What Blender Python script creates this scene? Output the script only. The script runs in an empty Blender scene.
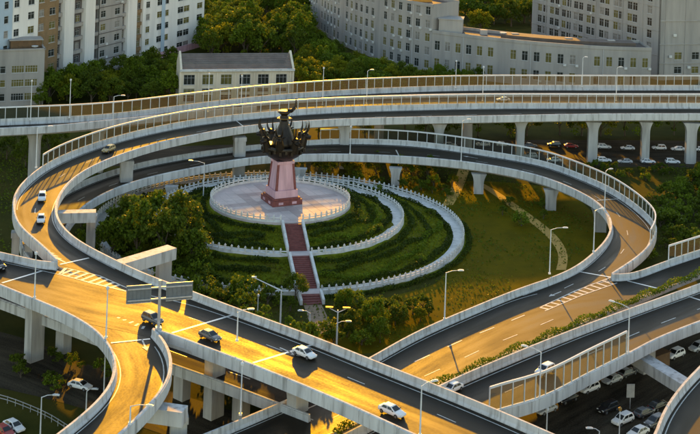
import bpy, bmesh, math, random
import numpy as np
from mathutils import Matrix, Vector
random.seed(7); rng = np.random.default_rng(7)
SC = bpy.context.scene
COL = SC.collection

# ------------------------------------------------------------------ camera, sky, sun, exposure
F, YH, RO, H = 1300.0, -180.0, math.radians(2.0), 86.0
cd = bpy.data.cameras.new("camera"); cam = bpy.data.objects.new("camera", cd); COL.objects.link(cam)
cd.sensor_width = 36.0; cd.sensor_fit = 'HORIZONTAL'; cd.lens = F / 700 * 36
cd.shift_y = -(217 - YH) / 700; cd.clip_end = 6000; cd.clip_start = 1
cs, sn = math.cos(RO), math.sin(RO)
cam.matrix_world = Matrix(((cs, -sn, 0, 0), (0, 0, -1, 0), (sn, cs, 0, H), (0, 0, 0, 1)))
SC.camera = cam

SUN_EL, SUN_AZ = math.radians(9.8), math.radians(-3.0)   # azimuth from +Y (ahead of the camera), + = right
W = bpy.data.worlds.new("World"); SC.world = W; W.use_nodes = True
nt = W.node_tree; bg = nt.nodes['Background']
sky = nt.nodes.new('ShaderNodeTexSky'); sky.sky_type = 'NISHITA'; sky.sun_disc = False
sky.sun_elevation = SUN_EL; sky.sun_rotation = SUN_AZ
sky.air_density = 1.0; sky.dust_density = 0.3; sky.ozone_density = 0.15
nt.links.new(sky.outputs[0], bg.inputs[0]); bg.inputs[1].default_value = 0.15
sd = bpy.data.lights.new("sun", 'SUN'); sd.energy = 4.2; sd.angle = math.radians(0.6); sd.color = (1.0, 0.44, 0.0)
so = bpy.data.objects.new("sun", sd); COL.objects.link(so)
sdir = Vector((math.sin(SUN_AZ) * math.cos(SUN_EL), math.cos(SUN_AZ) * math.cos(SUN_EL), math.sin(SUN_EL)))
so.rotation_euler = sdir.to_track_quat('Z', 'Y').to_euler(); so.location = (0, 400, 150)
SC.view_settings.view_transform = 'Standard'; SC.view_settings.look = 'None'
SC.view_settings.exposure = 1.36; SC.view_settings.gamma = 1.0
SC.cycles.max_bounces = 6; SC.cycles.transparent_max_bounces = 16

# ------------------------------------------------------------------ survey: sight lines onto known levels
def at(px, py, z=0.0):
    a = px - 350; b = YH - py
    u = a * cs - b * sn; v = a * sn + b * cs
    Y = F * (H - z) / -v
    return np.array([u * Y / F, Y, z])
def scale_at(Y): return F / Y
def P3(pts, z=None): return np.array([at(p[0], p[1], p[2] if z is None else z) for p in pts])

# ------------------------------------------------------------------ curves
def resamp(P, step=None, n=None):
    P = np.asarray(P, float); d = np.r_[0, np.cumsum(np.linalg.norm(np.diff(P, axis=0), axis=1))]
    if n is None: n = max(2, int(round(d[-1] / step)) + 1)
    t = np.linspace(0, d[-1], n)
    return np.stack([np.interp(t, d, P[:, k]) for k in range(3)], 1)
def catmull(P, m=12):
    P = np.asarray(P, float)
    if len(P) == 2: return P
    Q = np.vstack([2 * P[0] - P[1], P, 2 * P[-1] - P[-2]]); out = []
    for i in range(1, len(Q) - 2):
        p0, p1, p2, p3 = Q[i - 1], Q[i], Q[i + 1], Q[i + 2]
        t0 = 0; t1 = t0 + max(1e-3, np.linalg.norm(p1 - p0)) ** .5
        t2 = t1 + max(1e-3, np.linalg.norm(p2 - p1)) ** .5; t3 = t2 + max(1e-3, np.linalg.norm(p3 - p2)) ** .5
        for t in np.linspace(t1, t2, m, endpoint=False):
            a1 = (t1 - t) / (t1 - t0) * p0 + (t - t0) / (t1 - t0) * p1
            a2 = (t2 - t) / (t2 - t1) * p1 + (t - t1) / (t2 - t1) * p2
            a3 = (t3 - t) / (t3 - t2) * p2 + (t - t2) / (t3 - t2) * p3
            b1 = (t2 - t) / (t2 - t0) * a1 + (t - t0) / (t2 - t0) * a2
            b2 = (t3 - t) / (t3 - t1) * a2 + (t - t1) / (t3 - t1) * a3
            out.append((t2 - t) / (t2 - t1) * b1 + (t - t1) / (t2 - t1) * b2)
    out.append(P[-1]); return np.array(out)
def smooth(P, it):
    P = P.copy()
    for _ in range(it): P[1:-1] = .25 * P[:-2] + .5 * P[1:-1] + .25 * P[2:]
    return P
def path(pts, z=None, step=1.5, sm=14):
    """a smooth line through surveyed points; the level is flattened to that of the deck given"""
    P = resamp(catmull(P3(pts)), step); P = smooth(P, sm)
    if z is not None: P[:, 2] = z
    return resamp(P, step)
def normals(P):
    T = np.gradient(P[:, :2], axis=0); T /= np.linalg.norm(T, axis=1)[:, None] + 1e-9
    return np.stack([-T[:, 1], T[:, 0]], 1)
def offs(P, d, dz=0):
    Q = P.copy(); Q[:, :2] += normals(P) * d; Q[:, 2] += dz; return Q

# ------------------------------------------------------------------ objects
def mesh(name, V, Fc, uv=None, smooth_=False):
    m = bpy.data.meshes.new(name); m.from_pydata([tuple(map(float, v)) for v in V], [], [tuple(map(int, f)) for f in Fc])
    if uv is not None:
        l = m.uv_layers.new(name="UVMap"); li = np.empty(len(m.loops), int); m.loops.foreach_get('vertex_index', li)
        l.data.foreach_set('uv', np.asarray(uv, np.float32)[li].ravel())
    if smooth_: m.polygons.foreach_set('use_smooth', [True] * len(m.polygons))
    m.update(); return m
def quads_mesh(name, V):
    """V: N x 4 x 3 separate quads"""
    n = len(V); m = bpy.data.meshes.new(name)
    m.vertices.add(4 * n); m.vertices.foreach_set('co', V.astype(np.float32).ravel())
    m.loops.add(4 * n); m.loops.foreach_set('vertex_index', np.arange(4 * n, dtype=np.int32))
    m.polygons.add(n); m.polygons.foreach_set('loop_start', np.arange(0, 4 * n, 4, dtype=np.int32))
    m.update(calc_edges=True); m.validate(); return m
def obj(name, me, mat, parent=None, loc=None, rot=None):
    if mat is not None and not me.materials: me.materials.append(mat)
    o = bpy.data.objects.new(name, me); COL.objects.link(o)
    if loc is not None: o.location = tuple(map(float, loc))
    if rot is not None: o.rotation_euler = rot
    if parent is not None: o.parent = parent
    return o
def wobj(name, me, mat, parent=None):
    """a mesh written in world coordinates under a thing whose base may stand anywhere"""
    o = obj(name, me, mat, parent)
    if parent is not None: o.matrix_parent_inverse = Matrix.Translation(-parent.location)
    return o
def tag(o, label=None, cat=None, group=None, kind=None):
    if label: o['label'] = label
    if cat: o['category'] = cat
    if group: o['group'] = group
    if kind: o['kind'] = kind
    return o
def thing(name, label, cat, loc=(0, 0, 0), rz=0, group=None):
    o = bpy.data.objects.new(name, None); COL.objects.link(o); o.location = tuple(map(float, loc)); o.rotation_euler = (0, 0, rz)
    o.empty_display_size = .3
    return tag(o, label, cat, group)
def copy_tree(o, parent=None):
    c = o.copy(); COL.objects.link(c)
    if parent is not None: c.parent = parent
    for ch in list(o.children): copy_tree(ch, c)
    return c
class MB:
    def __init__(s): s.v = []; s.f = []
    def box(s, c, d, rz=0, taper=1.0):
        x, y, z = d[0] / 2, d[1] / 2, d[2] / 2; b = len(s.v); co, si = math.cos(rz), math.sin(rz)
        for k, (i, j, l) in enumerate(((-1, -1, -1), (1, -1, -1), (1, 1, -1), (-1, 1, -1), (-1, -1, 1), (1, -1, 1), (1, 1, 1), (-1, 1, 1))):
            t = taper if l > 0 else 1; X, Y = i * x * t, j * y * t
            s.v.append((c[0] + X * co - Y * si, c[1] + X * si + Y * co, c[2] + l * z))
        s.f += [(b, b + 3, b + 2, b + 1), (b + 4, b + 5, b + 6, b + 7)] + [(b + i, b + (i + 1) % 4, b + 4 + (i + 1) % 4, b + 4 + i) for i in range(4)]
        return s
    def tube(s, p, q, r0, r1=None, n=8, cap=True):
        r1 = r0 if r1 is None else r1; p = Vector(p); q = Vector(q); d = (q - p).normalized()
        a = d.orthogonal().normalized(); c = d.cross(a); b = len(s.v)
        for (o, r) in ((p, r0), (q, r1)):
            for i in range(n):
                t = 2 * math.pi * i / n; s.v.append(tuple(o + a * (r * math.cos(t)) + c * (r * math.sin(t))))
        s.f += [(b + i, b + (i + 1) % n, b + n + (i + 1) % n, b + n + i) for i in range(n)]
        if cap: s.f += [tuple(b + i for i in reversed(range(n))), tuple(b + n + i for i in range(n))]
        return s
    def lathe(s, prof, n=16, c=(0, 0, 0), a0=0, cap=True):
        b = len(s.v); k = len(prof)
        for (r, z) in prof:
            for i in range(n):
                t = a0 + 2 * math.pi * i / n; s.v.append((c[0] + r * math.cos(t), c[1] + r * math.sin(t), c[2] + z))
        for j in range(k - 1):
            for i in range(n): s.f.append((b + j * n + i, b + j * n + (i + 1) % n, b + (j + 1) * n + (i + 1) % n, b + (j + 1) * n + i))
        if cap: s.f += [tuple(b + i for i in reversed(range(n))), tuple(b + (k - 1) * n + i for i in range(n))]
        return s
    def quad(s, a, b_, c, d):
        b = len(s.v); s.v += [tuple(a), tuple(b_), tuple(c), tuple(d)]; s.f.append((b, b + 1, b + 2, b + 3)); return s
    def mesh(s, name, smooth_=False): return mesh(name, s.v, s.f, smooth_=smooth_)
    def build(s, name, mat, parent=None, smooth_=False): return obj(name, s.mesh(name, smooth_), mat, parent)
    def wbuild(s, name, mat, parent=None): return wobj(name, s.mesh(name), mat, parent)

def sweep(P, prof, seg=None, gap=.05):
    """closed profile (offset to the left, height) swept along P; optional joints every seg metres"""
    V = []; Fc = []; N = normals(P); k = len(prof)
    def run(Q, NN):
        b = len(V)
        for p, n in zip(Q, NN):
            for (o, z) in prof: V.append((p[0] + n[0] * o, p[1] + n[1] * o, p[2] + z))
        for i in range(len(Q) - 1):
            for j in range(k):
                Fc.append((b + i * k + j, b + (i + 1) * k + j, b + (i + 1) * k + (j + 1) % k, b + i * k + (j + 1) % k))
        Fc.append(tuple(b + j for j in range(k))); e = b + (len(Q) - 1) * k; Fc.append(tuple(e + j for j in reversed(range(k))))
    if not seg: run(P, N); return V, Fc
    d = np.r_[0, np.cumsum(np.linalg.norm(np.diff(P, axis=0), axis=1))]; n = max(1, int(round(d[-1] / seg)))
    for i in range(n):
        a = d[-1] * i / n + gap / 2; b = d[-1] * (i + 1) / n - gap / 2
        t = np.r_[a, d[(d > a + .1) & (d < b - .1)], b]
        Q = np.stack([np.interp(t, d, P[:, c]) for c in range(3)], 1); M = np.stack([np.interp(t, d, N[:, c]) for c in range(2)], 1)
        run(Q, M)
    return V, Fc
def pair(L, R, step=2.0):
    n = max(3, int(max(np.linalg.norm(np.diff(L, axis=0), axis=1).sum(), np.linalg.norm(np.diff(R, axis=0), axis=1).sum()) / step))
    return resamp(L, n=n), resamp(R, n=n)
def strip(L, R, z=None):
    L, R = pair(L, R); M = (L + R) / 2; d = np.r_[0, np.cumsum(np.linalg.norm(np.diff(M, axis=0), axis=1))]
    V = []; uv = []; Fc = []; K = 5
    for i in range(len(L)):
        w = np.linalg.norm(R[i] - L[i])
        for k in range(K):
            t = k / (K - 1); p = L[i] * (1 - t) + R[i] * t
            if z is not None: p[2] = z
            V.append(p); uv.append((d[i], t * w))
    for i in range(len(L) - 1):
        for k in range(K - 1):
            a = i * K + k; Fc.append((a, a + K, a + K + 1, a + 1))
    return V, Fc, uv
def fix_up(V, Fc):
    a, b, c = (np.array(V[i]) for i in Fc[0][:3])
    return Fc if np.cross(b - a, c - a)[2] > 0 else [tuple(reversed(f)) for f in Fc]

# ------------------------------------------------------------------ materials
def nodes(name):
    m = bpy.data.materials.new(name); m.use_nodes = True; t = m.node_tree; return m, t, t.nodes['Principled BSDF']
def mat(name, c1, c2=None, scale=.6, rough=.7, bump=0, bscale=8, metal=0, detail=5, stain=None, spec=.5, vert=False):
    m, t, p = nodes(name); n = t.nodes; l = t.links
    p.inputs['Roughness'].default_value = rough; p.inputs['Metallic'].default_value = metal; p.inputs['Specular IOR Level'].default_value = spec
    g = n.new('ShaderNodeNewGeometry'); src = g.outputs['Position']
    mp = n.new('ShaderNodeMapping'); l.new(src, mp.inputs[0])
    if vert: mp.inputs['Scale'].default_value = (1, 1, .12)
    c2 = c2 or tuple(x * .8 for x in c1)
    nz = n.new('ShaderNodeTexNoise'); nz.inputs['Scale'].default_value = scale; nz.inputs['Detail'].default_value = detail; nz.inputs['Roughness'].default_value = .65
    l.new(mp.outputs[0], nz.inputs['Vector'])
    r = n.new('ShaderNodeValToRGB'); r.color_ramp.elements[0].position = .33; r.color_ramp.elements[1].position = .67
    r.color_ramp.elements[0].color = (*c2, 1); r.color_ramp.elements[1].color = (*c1, 1); l.new(nz.outputs[0], r.inputs[0])
    col = r.outputs[0]
    if stain:
        n2 = n.new('ShaderNodeTexNoise'); n2.inputs['Scale'].default_value = stain[0]; n2.inputs['Detail'].default_value = 6; l.new(mp.outputs[0], n2.inputs['Vector'])
        r2 = n.new('ShaderNodeValToRGB'); r2.color_ramp.elements[0].position = .5; r2.color_ramp.elements[1].position = .72
        r2.color_ramp.elements[0].color = (0, 0, 0, 1); r2.color_ramp.elements[1].color = (stain[2],) * 3 + (1,); l.new(n2.outputs[0], r2.inputs[0])
        mx = n.new('ShaderNodeMix'); mx.data_type = 'RGBA'; l.new(r2.outputs[0], mx.inputs[0]); l.new(col, mx.inputs[6]); mx.inputs[7].default_value = (*stain[1], 1); col = mx.outputs[2]
    l.new(col, p.inputs['Base Color'])
    if bump:
        nb = n.new('ShaderNodeTexNoise'); nb.inputs['Scale'].default_value = bscale; nb.inputs['Detail'].default_value = 4; l.new(src, nb.inputs['Vector'])
        b = n.new('ShaderNodeBump'); b.inputs['Strength'].default_value = bump; b.inputs['Distance'].default_value = .05; l.new(nb.outputs[0], b.inputs['Height']); l.new(b.outputs[0], p.inputs['Normal'])
    return m
def plain(name, c, rough=.5, metal=0, coat=0, spec=.5):
    return mat(name, c, tuple(x * .86 for x in c), 1.5, rough, metal=metal, spec=spec)
def asphalt(name, base, rough=.5, streak=.5, spec=.2):
    m, t, p = nodes(name); n = t.nodes; l = t.links
    uv = n.new('ShaderNodeUVMap'); uv.uv_map = 'UVMap'
    def noise(sx, sy, detail, src=None):
        mp = n.new('ShaderNodeMapping'); mp.inputs['Scale'].default_value = (sx, sy, 1); l.new(src or uv.outputs[0], mp.inputs[0])
        z = n.new('ShaderNodeTexNoise'); z.inputs['Scale'].default_value = 1; z.inputs['Detail'].default_value = detail; l.new(mp.outputs[0], z.inputs['Vector']); return z.outputs[0]
    def math_(op, a, b):
        q = n.new('ShaderNodeMath'); q.operation = op
        for i, x in enumerate((a, b)):
            if isinstance(x, (int, float)): q.inputs[i].default_value = x
            else: l.new(x, q.inputs[i])
        return q.outputs[0]
    s1 = noise(.05, .8, 6); s2 = noise(.12, .3, 4); s3 = noise(3.5, 3.5, 4)
    f = math_('ADD', math_('ADD', math_('MULTIPLY', s1, streak), math_('MULTIPLY', s2, .35)), math_('MULTIPLY', s3, .25))
    r = n.new('ShaderNodeValToRGB'); e = r.color_ramp.elements
    lo = .39 * (streak + .6); hi = .63 * (streak + .6)
    e[0].position = lo; e[1].position = hi; e[0].color = (*[x * .35 for x in base], 1); e[1].color = (*[x * 1.9 for x in base], 1)
    l.new(f, r.inputs[0]); l.new(r.outputs[0], p.inputs['Base Color'])
    rr = n.new('ShaderNodeMapRange'); rr.inputs[1].default_value = lo; rr.inputs[2].default_value = hi; rr.inputs[3].default_value = rough - .07; rr.inputs[4].default_value = rough + .17
    l.new(f, rr.inputs[0]); l.new(rr.outputs[0], p.inputs['Roughness'])
    b = n.new('ShaderNodeBump'); b.inputs['Strength'].default_value = .25; b.inputs['Distance'].default_value = .02
    nb = noise(14, 14, 3); l.new(nb, b.inputs['Height']); l.new(b.outputs[0], p.inputs['Normal'])
    p.inputs['Specular IOR Level'].default_value = spec
    return m
def leafmat(name, c1, c2, trans=.35):
    m, t, p = nodes(name); n = t.nodes; l = t.links
    g = n.new('ShaderNodeNewGeometry'); oi = n.new('ShaderNodeObjectInfo')
    ad = n.new('ShaderNodeMath'); ad.operation = 'MULTIPLY_ADD'; ad.inputs[1].default_value = .55
    l.new(g.outputs['Random Per Island'], ad.inputs[0])
    mu = n.new('ShaderNodeMath'); mu.operation = 'MULTIPLY'; mu.inputs[1].default_value = .45; l.new(oi.outputs['Random'], mu.inputs[0]); l.new(mu.outputs[0], ad.inputs[2])
    r = n.new('ShaderNodeValToRGB'); r.color_ramp.elements[0].color = (*c2, 1); r.color_ramp.elements[1].color = (*c1, 1); l.new(ad.outputs[0], r.inputs[0])
    l.new(r.outputs[0], p.inputs['Base Color']); p.inputs['Roughness'].default_value = .6; p.inputs['Specular IOR Level'].default_value = .12
    tr = n.new('ShaderNodeBsdfTranslucent'); l.new(r.outputs[0], tr.inputs[0])
    mx = n.new('ShaderNodeMixShader'); mx.inputs[0].default_value = trans; l.new(p.outputs[0], mx.inputs[1]); l.new(tr.outputs[0], mx.inputs[2])
    l.new(mx.outputs[0], n['Material Output'].inputs[0]); return m
def glassmat(name, tint, fac, trans):
    """frosted sheet: part clear, part scattering the light that falls on either side"""
    m, t, p = nodes(name); n = t.nodes; l = t.links
    tp = n.new('ShaderNodeBsdfTransparent'); tp.inputs[0].default_value = (*tint, 1)
    tl = n.new('ShaderNodeBsdfTranslucent'); tl.inputs[0].default_value = (*trans, 1)
    p.inputs['Base Color'].default_value = (*trans, 1); p.inputs['Roughness'].default_value = .2
    a = n.new('ShaderNodeMixShader'); a.inputs[0].default_value = .35; l.new(tl.outputs[0], a.inputs[1]); l.new(p.outputs[0], a.inputs[2])
    b = n.new('ShaderNodeMixShader'); b.inputs[0].default_value = fac; l.new(tp.outputs[0], b.inputs[1]); l.new(a.outputs[0], b.inputs[2])
    l.new(b.outputs[0], n['Material Output'].inputs[0]); return m
def emit(name, c, s):
    m, t, p = nodes(name); p.inputs['Emission Color'].default_value = (*c, 1); p.inputs['Emission Strength'].default_value = s; p.inputs['Base Color'].default_value = (*c, 1); return m

M = {}
M['conc'] = mat('concrete_pale', (.6, .61, .615), (.46, .465, .47), .5, .75, .2, 6, stain=(1.4, (.2, .195, .185), .8), vert=True)
M['girder'] = mat('concrete_girder', (.52, .51, .49), (.38, .37, .36), .4, .8, .2, 5, stain=(.8, (.2, .19, .18), .7), vert=True)
M['pier'] = mat('concrete_pier', (.5, .49, .47), (.36, .35, .34), .5, .8, .25, 4, stain=(.9, (.19, .18, .17), .7), vert=True)
M['asphalt'] = asphalt('asphalt_deck', (.022, .017, .011), .54, .3, .12)
M['asphalt2'] = asphalt('asphalt_street', (.05, .041, .028), .8, .3, .05)
M['asphalt3'] = asphalt('asphalt_worn', (.04, .033, .026), .8, .6, .06)
M['paint'] = mat('road_paint', (.55, .55, .53), (.34, .34, .33), 1.2, .5, stain=(2.5, (.25, .25, .25), .7))
M['joint'] = mat('joint_metal', (.7, .7, .68), (.5, .5, .5), 2, .35, metal=.3)
M['steel'] = mat('galvanised_steel', (.55, .57, .6), (.42, .44, .47), 2, .4, metal=.55)
M['barrier'] = mat('barrier_paint', (.66, .69, .72), (.55, .58, .61), 1, .45)
M['glass'] = glassmat('barrier_pane', (.72, .74, .7), .05, (.45, .46, .44))
M['white'] = mat('white_stone', (.7, .7, .68), (.56, .56, .54), 1.2, .8, stain=(.8, (.36, .36, .34), .6), spec=.15)
M['red'] = mat('red_granite', (.24, .085, .075), (.15, .055, .05), 1.5, .75, spec=.15)
M['pink'] = mat('pink_granite', (.62, .4, .45), (.5, .31, .36), .8, .75, stain=(.9, (.32, .2, .22), .6), spec=.15, vert=True)
M['bronze'] = mat('dark_bronze', (.035, .026, .018), (.014, .012, .01), 2.5, .42, .5, 3, metal=.6)
M['gold'] = mat('gilded_bronze', (.4, .24, .06), (.2, .12, .04), 3, .55, metal=.5)
M['flood'] = emit('floodlight_glow', (1, .55, .08), 3)
M['pav'] = mat('plaza_granite', (.6, .52, .5), (.48, .41, .4), .5, .75, stain=(.25, (.33, .3, .3), .7), spec=.12)
M['grass'] = mat('ground_grass', (.06, .06, .01), (.032, .036, .008), .12, .95, .7, 3, detail=8, stain=(.06, (.075, .06, .014), .6), spec=.03)
M['lawn'] = mat('lawn_grass', (.12, .092, .003), (.08, .066, .003), .2, .95, .5, 6, detail=8, spec=.03)
M['bed'] = mat('planted_bed', (.15, .18, .012), (.085, .1, .009), .5, .95, .6, 5, detail=8, stain=(.3, (.1, .06, .02), .6), spec=.03)
M['soil_sun'] = mat('sun_tinted_sandy_path', (.5, .31, .06), (.38, .23, .05), .7, .9, .4, 5)  # sandy tone pushed to orange, low sunlight put into the colour
M['leafA'] = leafmat('leaf_mid', (.16, .225, .012), (.07, .105, .009), .32)
M['leafB'] = leafmat('leaf_dark', (.125, .17, .012), (.055, .08, .009), .4)
M['leafC'] = leafmat('leaf_yellow', (.25, .26, .012), (.115, .135, .010), .5)
M['leafD'] = leafmat('leaf_hedge', (.06, .09, .008), (.022, .036, .006), .25)
M['bark'] = mat('bark', (.12, .09, .06), (.07, .055, .04), 3, .9)
M['tyre'] = plain('tyre_rubber', (.02, .02, .02), .8); M['rim'] = plain('wheel_rim', (.5, .5, .52), .3, .8)
M['cglass'] = plain('car_glass', (.015, .018, .02), .08); M['hlamp'] = plain('headlight_lens', (.75, .75, .72), .15); M['tlamp'] = plain('tail_lens', (.35, .02, .015), .2)
for k, c in dict(white=(.8, .8, .8), black=(.018, .018, .02), silver=(.45, .46, .47), red=(.35, .03, .025), grey=(.12, .125, .13), gold=(.42, .3, .12)).items():
    M['car_' + k] = mat('car_paint_' + k, c, tuple(x * .9 for x in c), .5, .22 if k != 'white' else .28, spec=.6)
M['wapt'] = mat('render_white', (.8, .77, .73), (.68, .65, .61), .25, .85, stain=(.3, (.36, .36, .36), .4), vert=True)
M['wblue'] = mat('render_pale_blue', (.42, .52, .62), (.36, .46, .55), .3, .85)
M['wgrey'] = mat('render_grey', (.38, .355, .33), (.29, .27, .25), .25, .85, stain=(.3, (.17, .17, .17), .5), vert=True)
M['wlg'] = mat('render_mid_grey', (.4, .375, .35), (.31, .29, .27), .25, .85, stain=(.35, (.2, .2, .2), .5), vert=True)
M['wbrown'] = mat('brown_cladding', (.26, .16, .075), (.19, .12, .055), .6, .7)
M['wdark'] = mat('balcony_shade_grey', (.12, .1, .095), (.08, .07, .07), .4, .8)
M['cream'] = mat('cream_render', (.78, .69, .54), (.66, .58, .45), .3, .85, stain=(.4, (.35, .31, .25), .4), vert=True)
M['roof'] = mat('roof_tile_grey', (.24, .2, .175), (.15, .125, .11), .5, .9, .4, 4, stain=(.25, (.08, .07, .06), .6))
M['roofb'] = mat('roof_felt_brown', (.13, .1, .085), (.075, .06, .05), .3, .9, stain=(.2, (.2, .16, .12), .5))
M['wglass'] = mat('window_glass', (.045, .05, .045), (.02, .022, .02), .25, .12)
M['wglassy'] = mat('window_glass_olive', (.2, .17, .06), (.1, .09, .03), .4, .2)
M['wcurtain'] = mat('window_curtain', (.3, .28, .25), (.16, .15, .14), .8, .3)
M['frame'] = plain('window_frame', (.5, .5, .5), .5)
M['orange'] = mat('orange_sheet', (.7, .3, .03), (.5, .2, .02), .5, .5)
M['signback'] = mat('sign_back_grey', (.16, .18, .2), (.12, .135, .15), 1, .55, metal=.2)
M['tan'] = mat('tan_paving', (.34, .25, .17), (.25, .18, .12), 1.2, .85, stain=(.8, (.15, .11, .08), .6), spec=.1)
M['brown'] = mat('rust_brown', (.16, .09, .04), (.1, .06, .03), 1, .8)

# ------------------------------------------------------------------ ground, streets, paths
V = [(-2500, -200, 0), (2500, -200, 0), (2500, 4000, 0), (-2500, 4000, 0)]
tag(obj('ground', mesh('ground', V, [(0, 1, 2, 3)]), M['grass']), kind='structure')
def sheet(name, far, near, m, z, sm=8):
    L, R = path(far, z, sm=sm), path(near, z, sm=sm); V, Fc, uv = strip(L, R); o = obj(name, mesh(name, V, fix_up(V, Fc), uv), m); tag(o, kind='structure'); return o
def flat(pts): return [(a, b, 0) for a, b in pts]
sheet('back_street', flat([(60, 150), (300, 143), (480, 140.5), (600, 140), (760, 142)]), flat([(60, 168), (300, 161), (480, 166), (600, 166.5), (760, 169)]), M['asphalt2'], .02)
sheet('lower_street', flat([(440, 452), (540, 398), (620, 362), (700, 328), (790, 290)]), flat([(560, 520), (640, 470), (720, 420), (800, 380)]), M['asphalt2'], .02)
sheet('viaduct_street', flat([(-60, 318), (30, 340), (80, 362), (150, 385), (260, 420)]), flat([(-60, 374), (0, 388), (60, 402), (150, 430), (240, 462)]), M['asphalt2'], .02)
sheet('garden_path', flat([(484, 184), (497, 191), (514, 203), (538, 220), (557, 236), (568, 254), (566, 270)]), flat([(480, 186), (492, 193.5), (508, 206), (531, 223), (549, 238.5), (559, 255), (556, 270)]), M['soil_sun'], .03)
sheet('sun_tinted_sandy_path', flat([(453, 205), (462, 190), (467, 177), (470, 168)]), flat([(442, 206), (450, 190), (456, 177), (459, 168)]), M['soil_sun'], .035)
LP = [at(*p, .025) for p in ((385, 190), (440, 182), (500, 182), (560, 190), (592, 212), (606, 240), (578, 272), (520, 292), (440, 324), (378, 352), (330, 352), (318, 330), (380, 300), (440, 280), (430, 220))]
LV = catmull(np.array(LP + LP[:3]), 8)[8:-8]; V = [tuple(v) for v in LV[:-1]]
LAWN = mesh('lawn', V, [tuple(range(len(V)))]); bm = bmesh.new(); bm.from_mesh(LAWN); bmesh.ops.recalc_face_normals(bm, faces=bm.faces)
if bm.faces[:][0].normal.z < 0: bmesh.ops.reverse_faces(bm, faces=bm.faces[:])
bm.to_mesh(LAWN); bm.free()
tag(obj('lawn', LAWN, M['lawn']), kind='structure')

# ------------------------------------------------------------------ viaducts
def zl(pts, z): return [(a, b, z) for a, b in pts]
ZC, ZE, PH = 12.0, 6.0, 1.2
B_out = path(zl([(740, 108.6), (720, 108.5), (588, 108.5), (490, 108.6), (400, 110.5), (320, 113.5), (245, 119.5), (188, 126.5), (117.6, 142), (69, 159), (46, 170.5), (34.6, 178.8), (19, 194), (13.8, 206), (13.5, 216), (16, 228), (23, 238), (34, 246.5)], 12) + [(46, 253.5, 12.6), (57, 261, 13.2)], ZC)
B_in = path(zl([(740, 113.4), (700, 113.4), (600, 113.6), (490, 115.4), (397, 117), (320, 119.5), (242, 126), (210, 131.4), (159, 142), (120, 154), (90, 166.5), (70, 180), (58.8, 194), (54.8, 206), (55.3, 215), (60.5, 225), (69, 233.8), (81.3, 242.5), (113.8, 259), (141.5, 272.5), (188, 289.5), (237, 308.3)], 13.2), ZC)
C_far_in = path(zl([(188, 289.5), (237, 308.3), (310, 334.5), (380, 363), (460, 394), (545, 430), (620, 464)], 13.2), ZC, sm=30)
C_far_left = path(zl([(-40, 243), (0, 252), (25, 257.3), (46, 262.5), (57, 262)], 13.2), ZC, sm=4)
C_near_left = path(zl([(-40, 266), (0, 284), (33, 297.5), (60.5, 309)], 13.2), ZC, sm=4)
D_left = path(zl([(60.5, 309), (83, 320), (97, 330), (106, 339), (113.5, 351), (116.8, 365), (114, 380), (105, 394), (85, 413), (58, 434), (20, 462)], 13.2), ZC, sm=8)
D_right = path(zl([(153, 328.5), (161, 337), (167, 347), (170.6, 363), (167.5, 378.6), (154, 398.6), (123, 430), (85, 462)], 13.2), ZC, sm=4)
C_near = path(zl([(153, 328), (175, 334.5), (200, 344.2), (252.8, 363.8), (339, 399.3), (400, 427), (480, 464)], 13.2), ZC, sm=6)
A_back = path(zl([(-40, 122), (0, 120), (69, 117.5), (110, 115), (170, 107.5), (240, 99), (320, 92), (400, 88), (480, 86), (600, 86), (740, 86)], 13.2), ZC, sm=30)
A_near = path(zl([(-40, 135), (0, 133), (50, 130.8), (88, 127), (170, 118.5), (240, 111.5), (320, 107.5), (400, 105.5), (480, 105), (740, 105)], 12.0), ZC, sm=30)
G_far1 = path(zl([(120, 466), (205, 434), (269.5, 407), (305, 392), (372, 356.5), (412, 334), (444.5, 319), (479, 304.6), (515, 290), (550, 278)], 7.2), ZE, sm=8)
E_in = path(zl([(515, 290), (550, 278), (574, 268), (600, 247), (610.5, 234), (612, 221), (605.5, 209), (595, 199.5), (580, 191.3), (546, 177), (512, 168.5), (460, 160.5), (397, 155.4), (320, 153.5), (250, 157), (203, 165.5), (159, 174.2), (132, 181.5), (110.7, 189.5), (90, 200.5), (72, 216), (64, 230), (64, 248), (75, 270), (100, 292), (150, 316)], 7.2), ZE)
E_out = path(zl([(612, 273), (622, 266.5), (636, 257.5), (648, 246.5), (655, 234), (656.5, 224), (646, 213), (631, 200.5), (606, 185), (580, 174), (543, 160.8), (480, 150), (435, 143.5), (402, 140.3), (358, 139), (320, 139.3), (230, 147.5), (170, 156.5), (134, 164), (95, 176), (60, 192), (34, 212), (21, 231), (22, 247), (31, 260), (52, 281), (85, 300), (130, 318)], 7.2), ZE)
G_far2 = path(zl([(612, 274), (625.7, 274.4), (667.6, 260.5), (700, 250), (760, 231)], 7.2), ZE, sm=3)
G_near = path(zl([(150, 520), (300, 452), (460, 378), (560, 334), (667, 289), (700, 275.5), (760, 250)], 6.0), ZE, sm=6)
H_far = path(zl([(170, 520), (310, 452), (440, 386), (460, 376.5), (573, 330), (700, 284), (760, 262)], 7.2), ZE, sm=6)
H_near = path(zl([(300, 500), (430, 442), (487, 413), (540, 397.5), (590, 372), (624, 355), (655, 338.5), (674, 330.5), (700, 320.5), (760, 300)], 7.2), ZE, sm=4)
F_near = path(zl([(-60, 275), (34, 310), (80, 327), (172, 361.7), (210, 375), (269.5, 397.5), (310, 413)], 7.2), ZE, sm=4)
F_far = offs(F_near, 9.5)
J_left = path(zl([(610, 500), (640, 460), (656, 434), (665, 411), (681, 387.5), (700, 367), (740, 330)], 8.2), 7.0, sm=4)
J_right = offs(J_left, -9.0)

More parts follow.
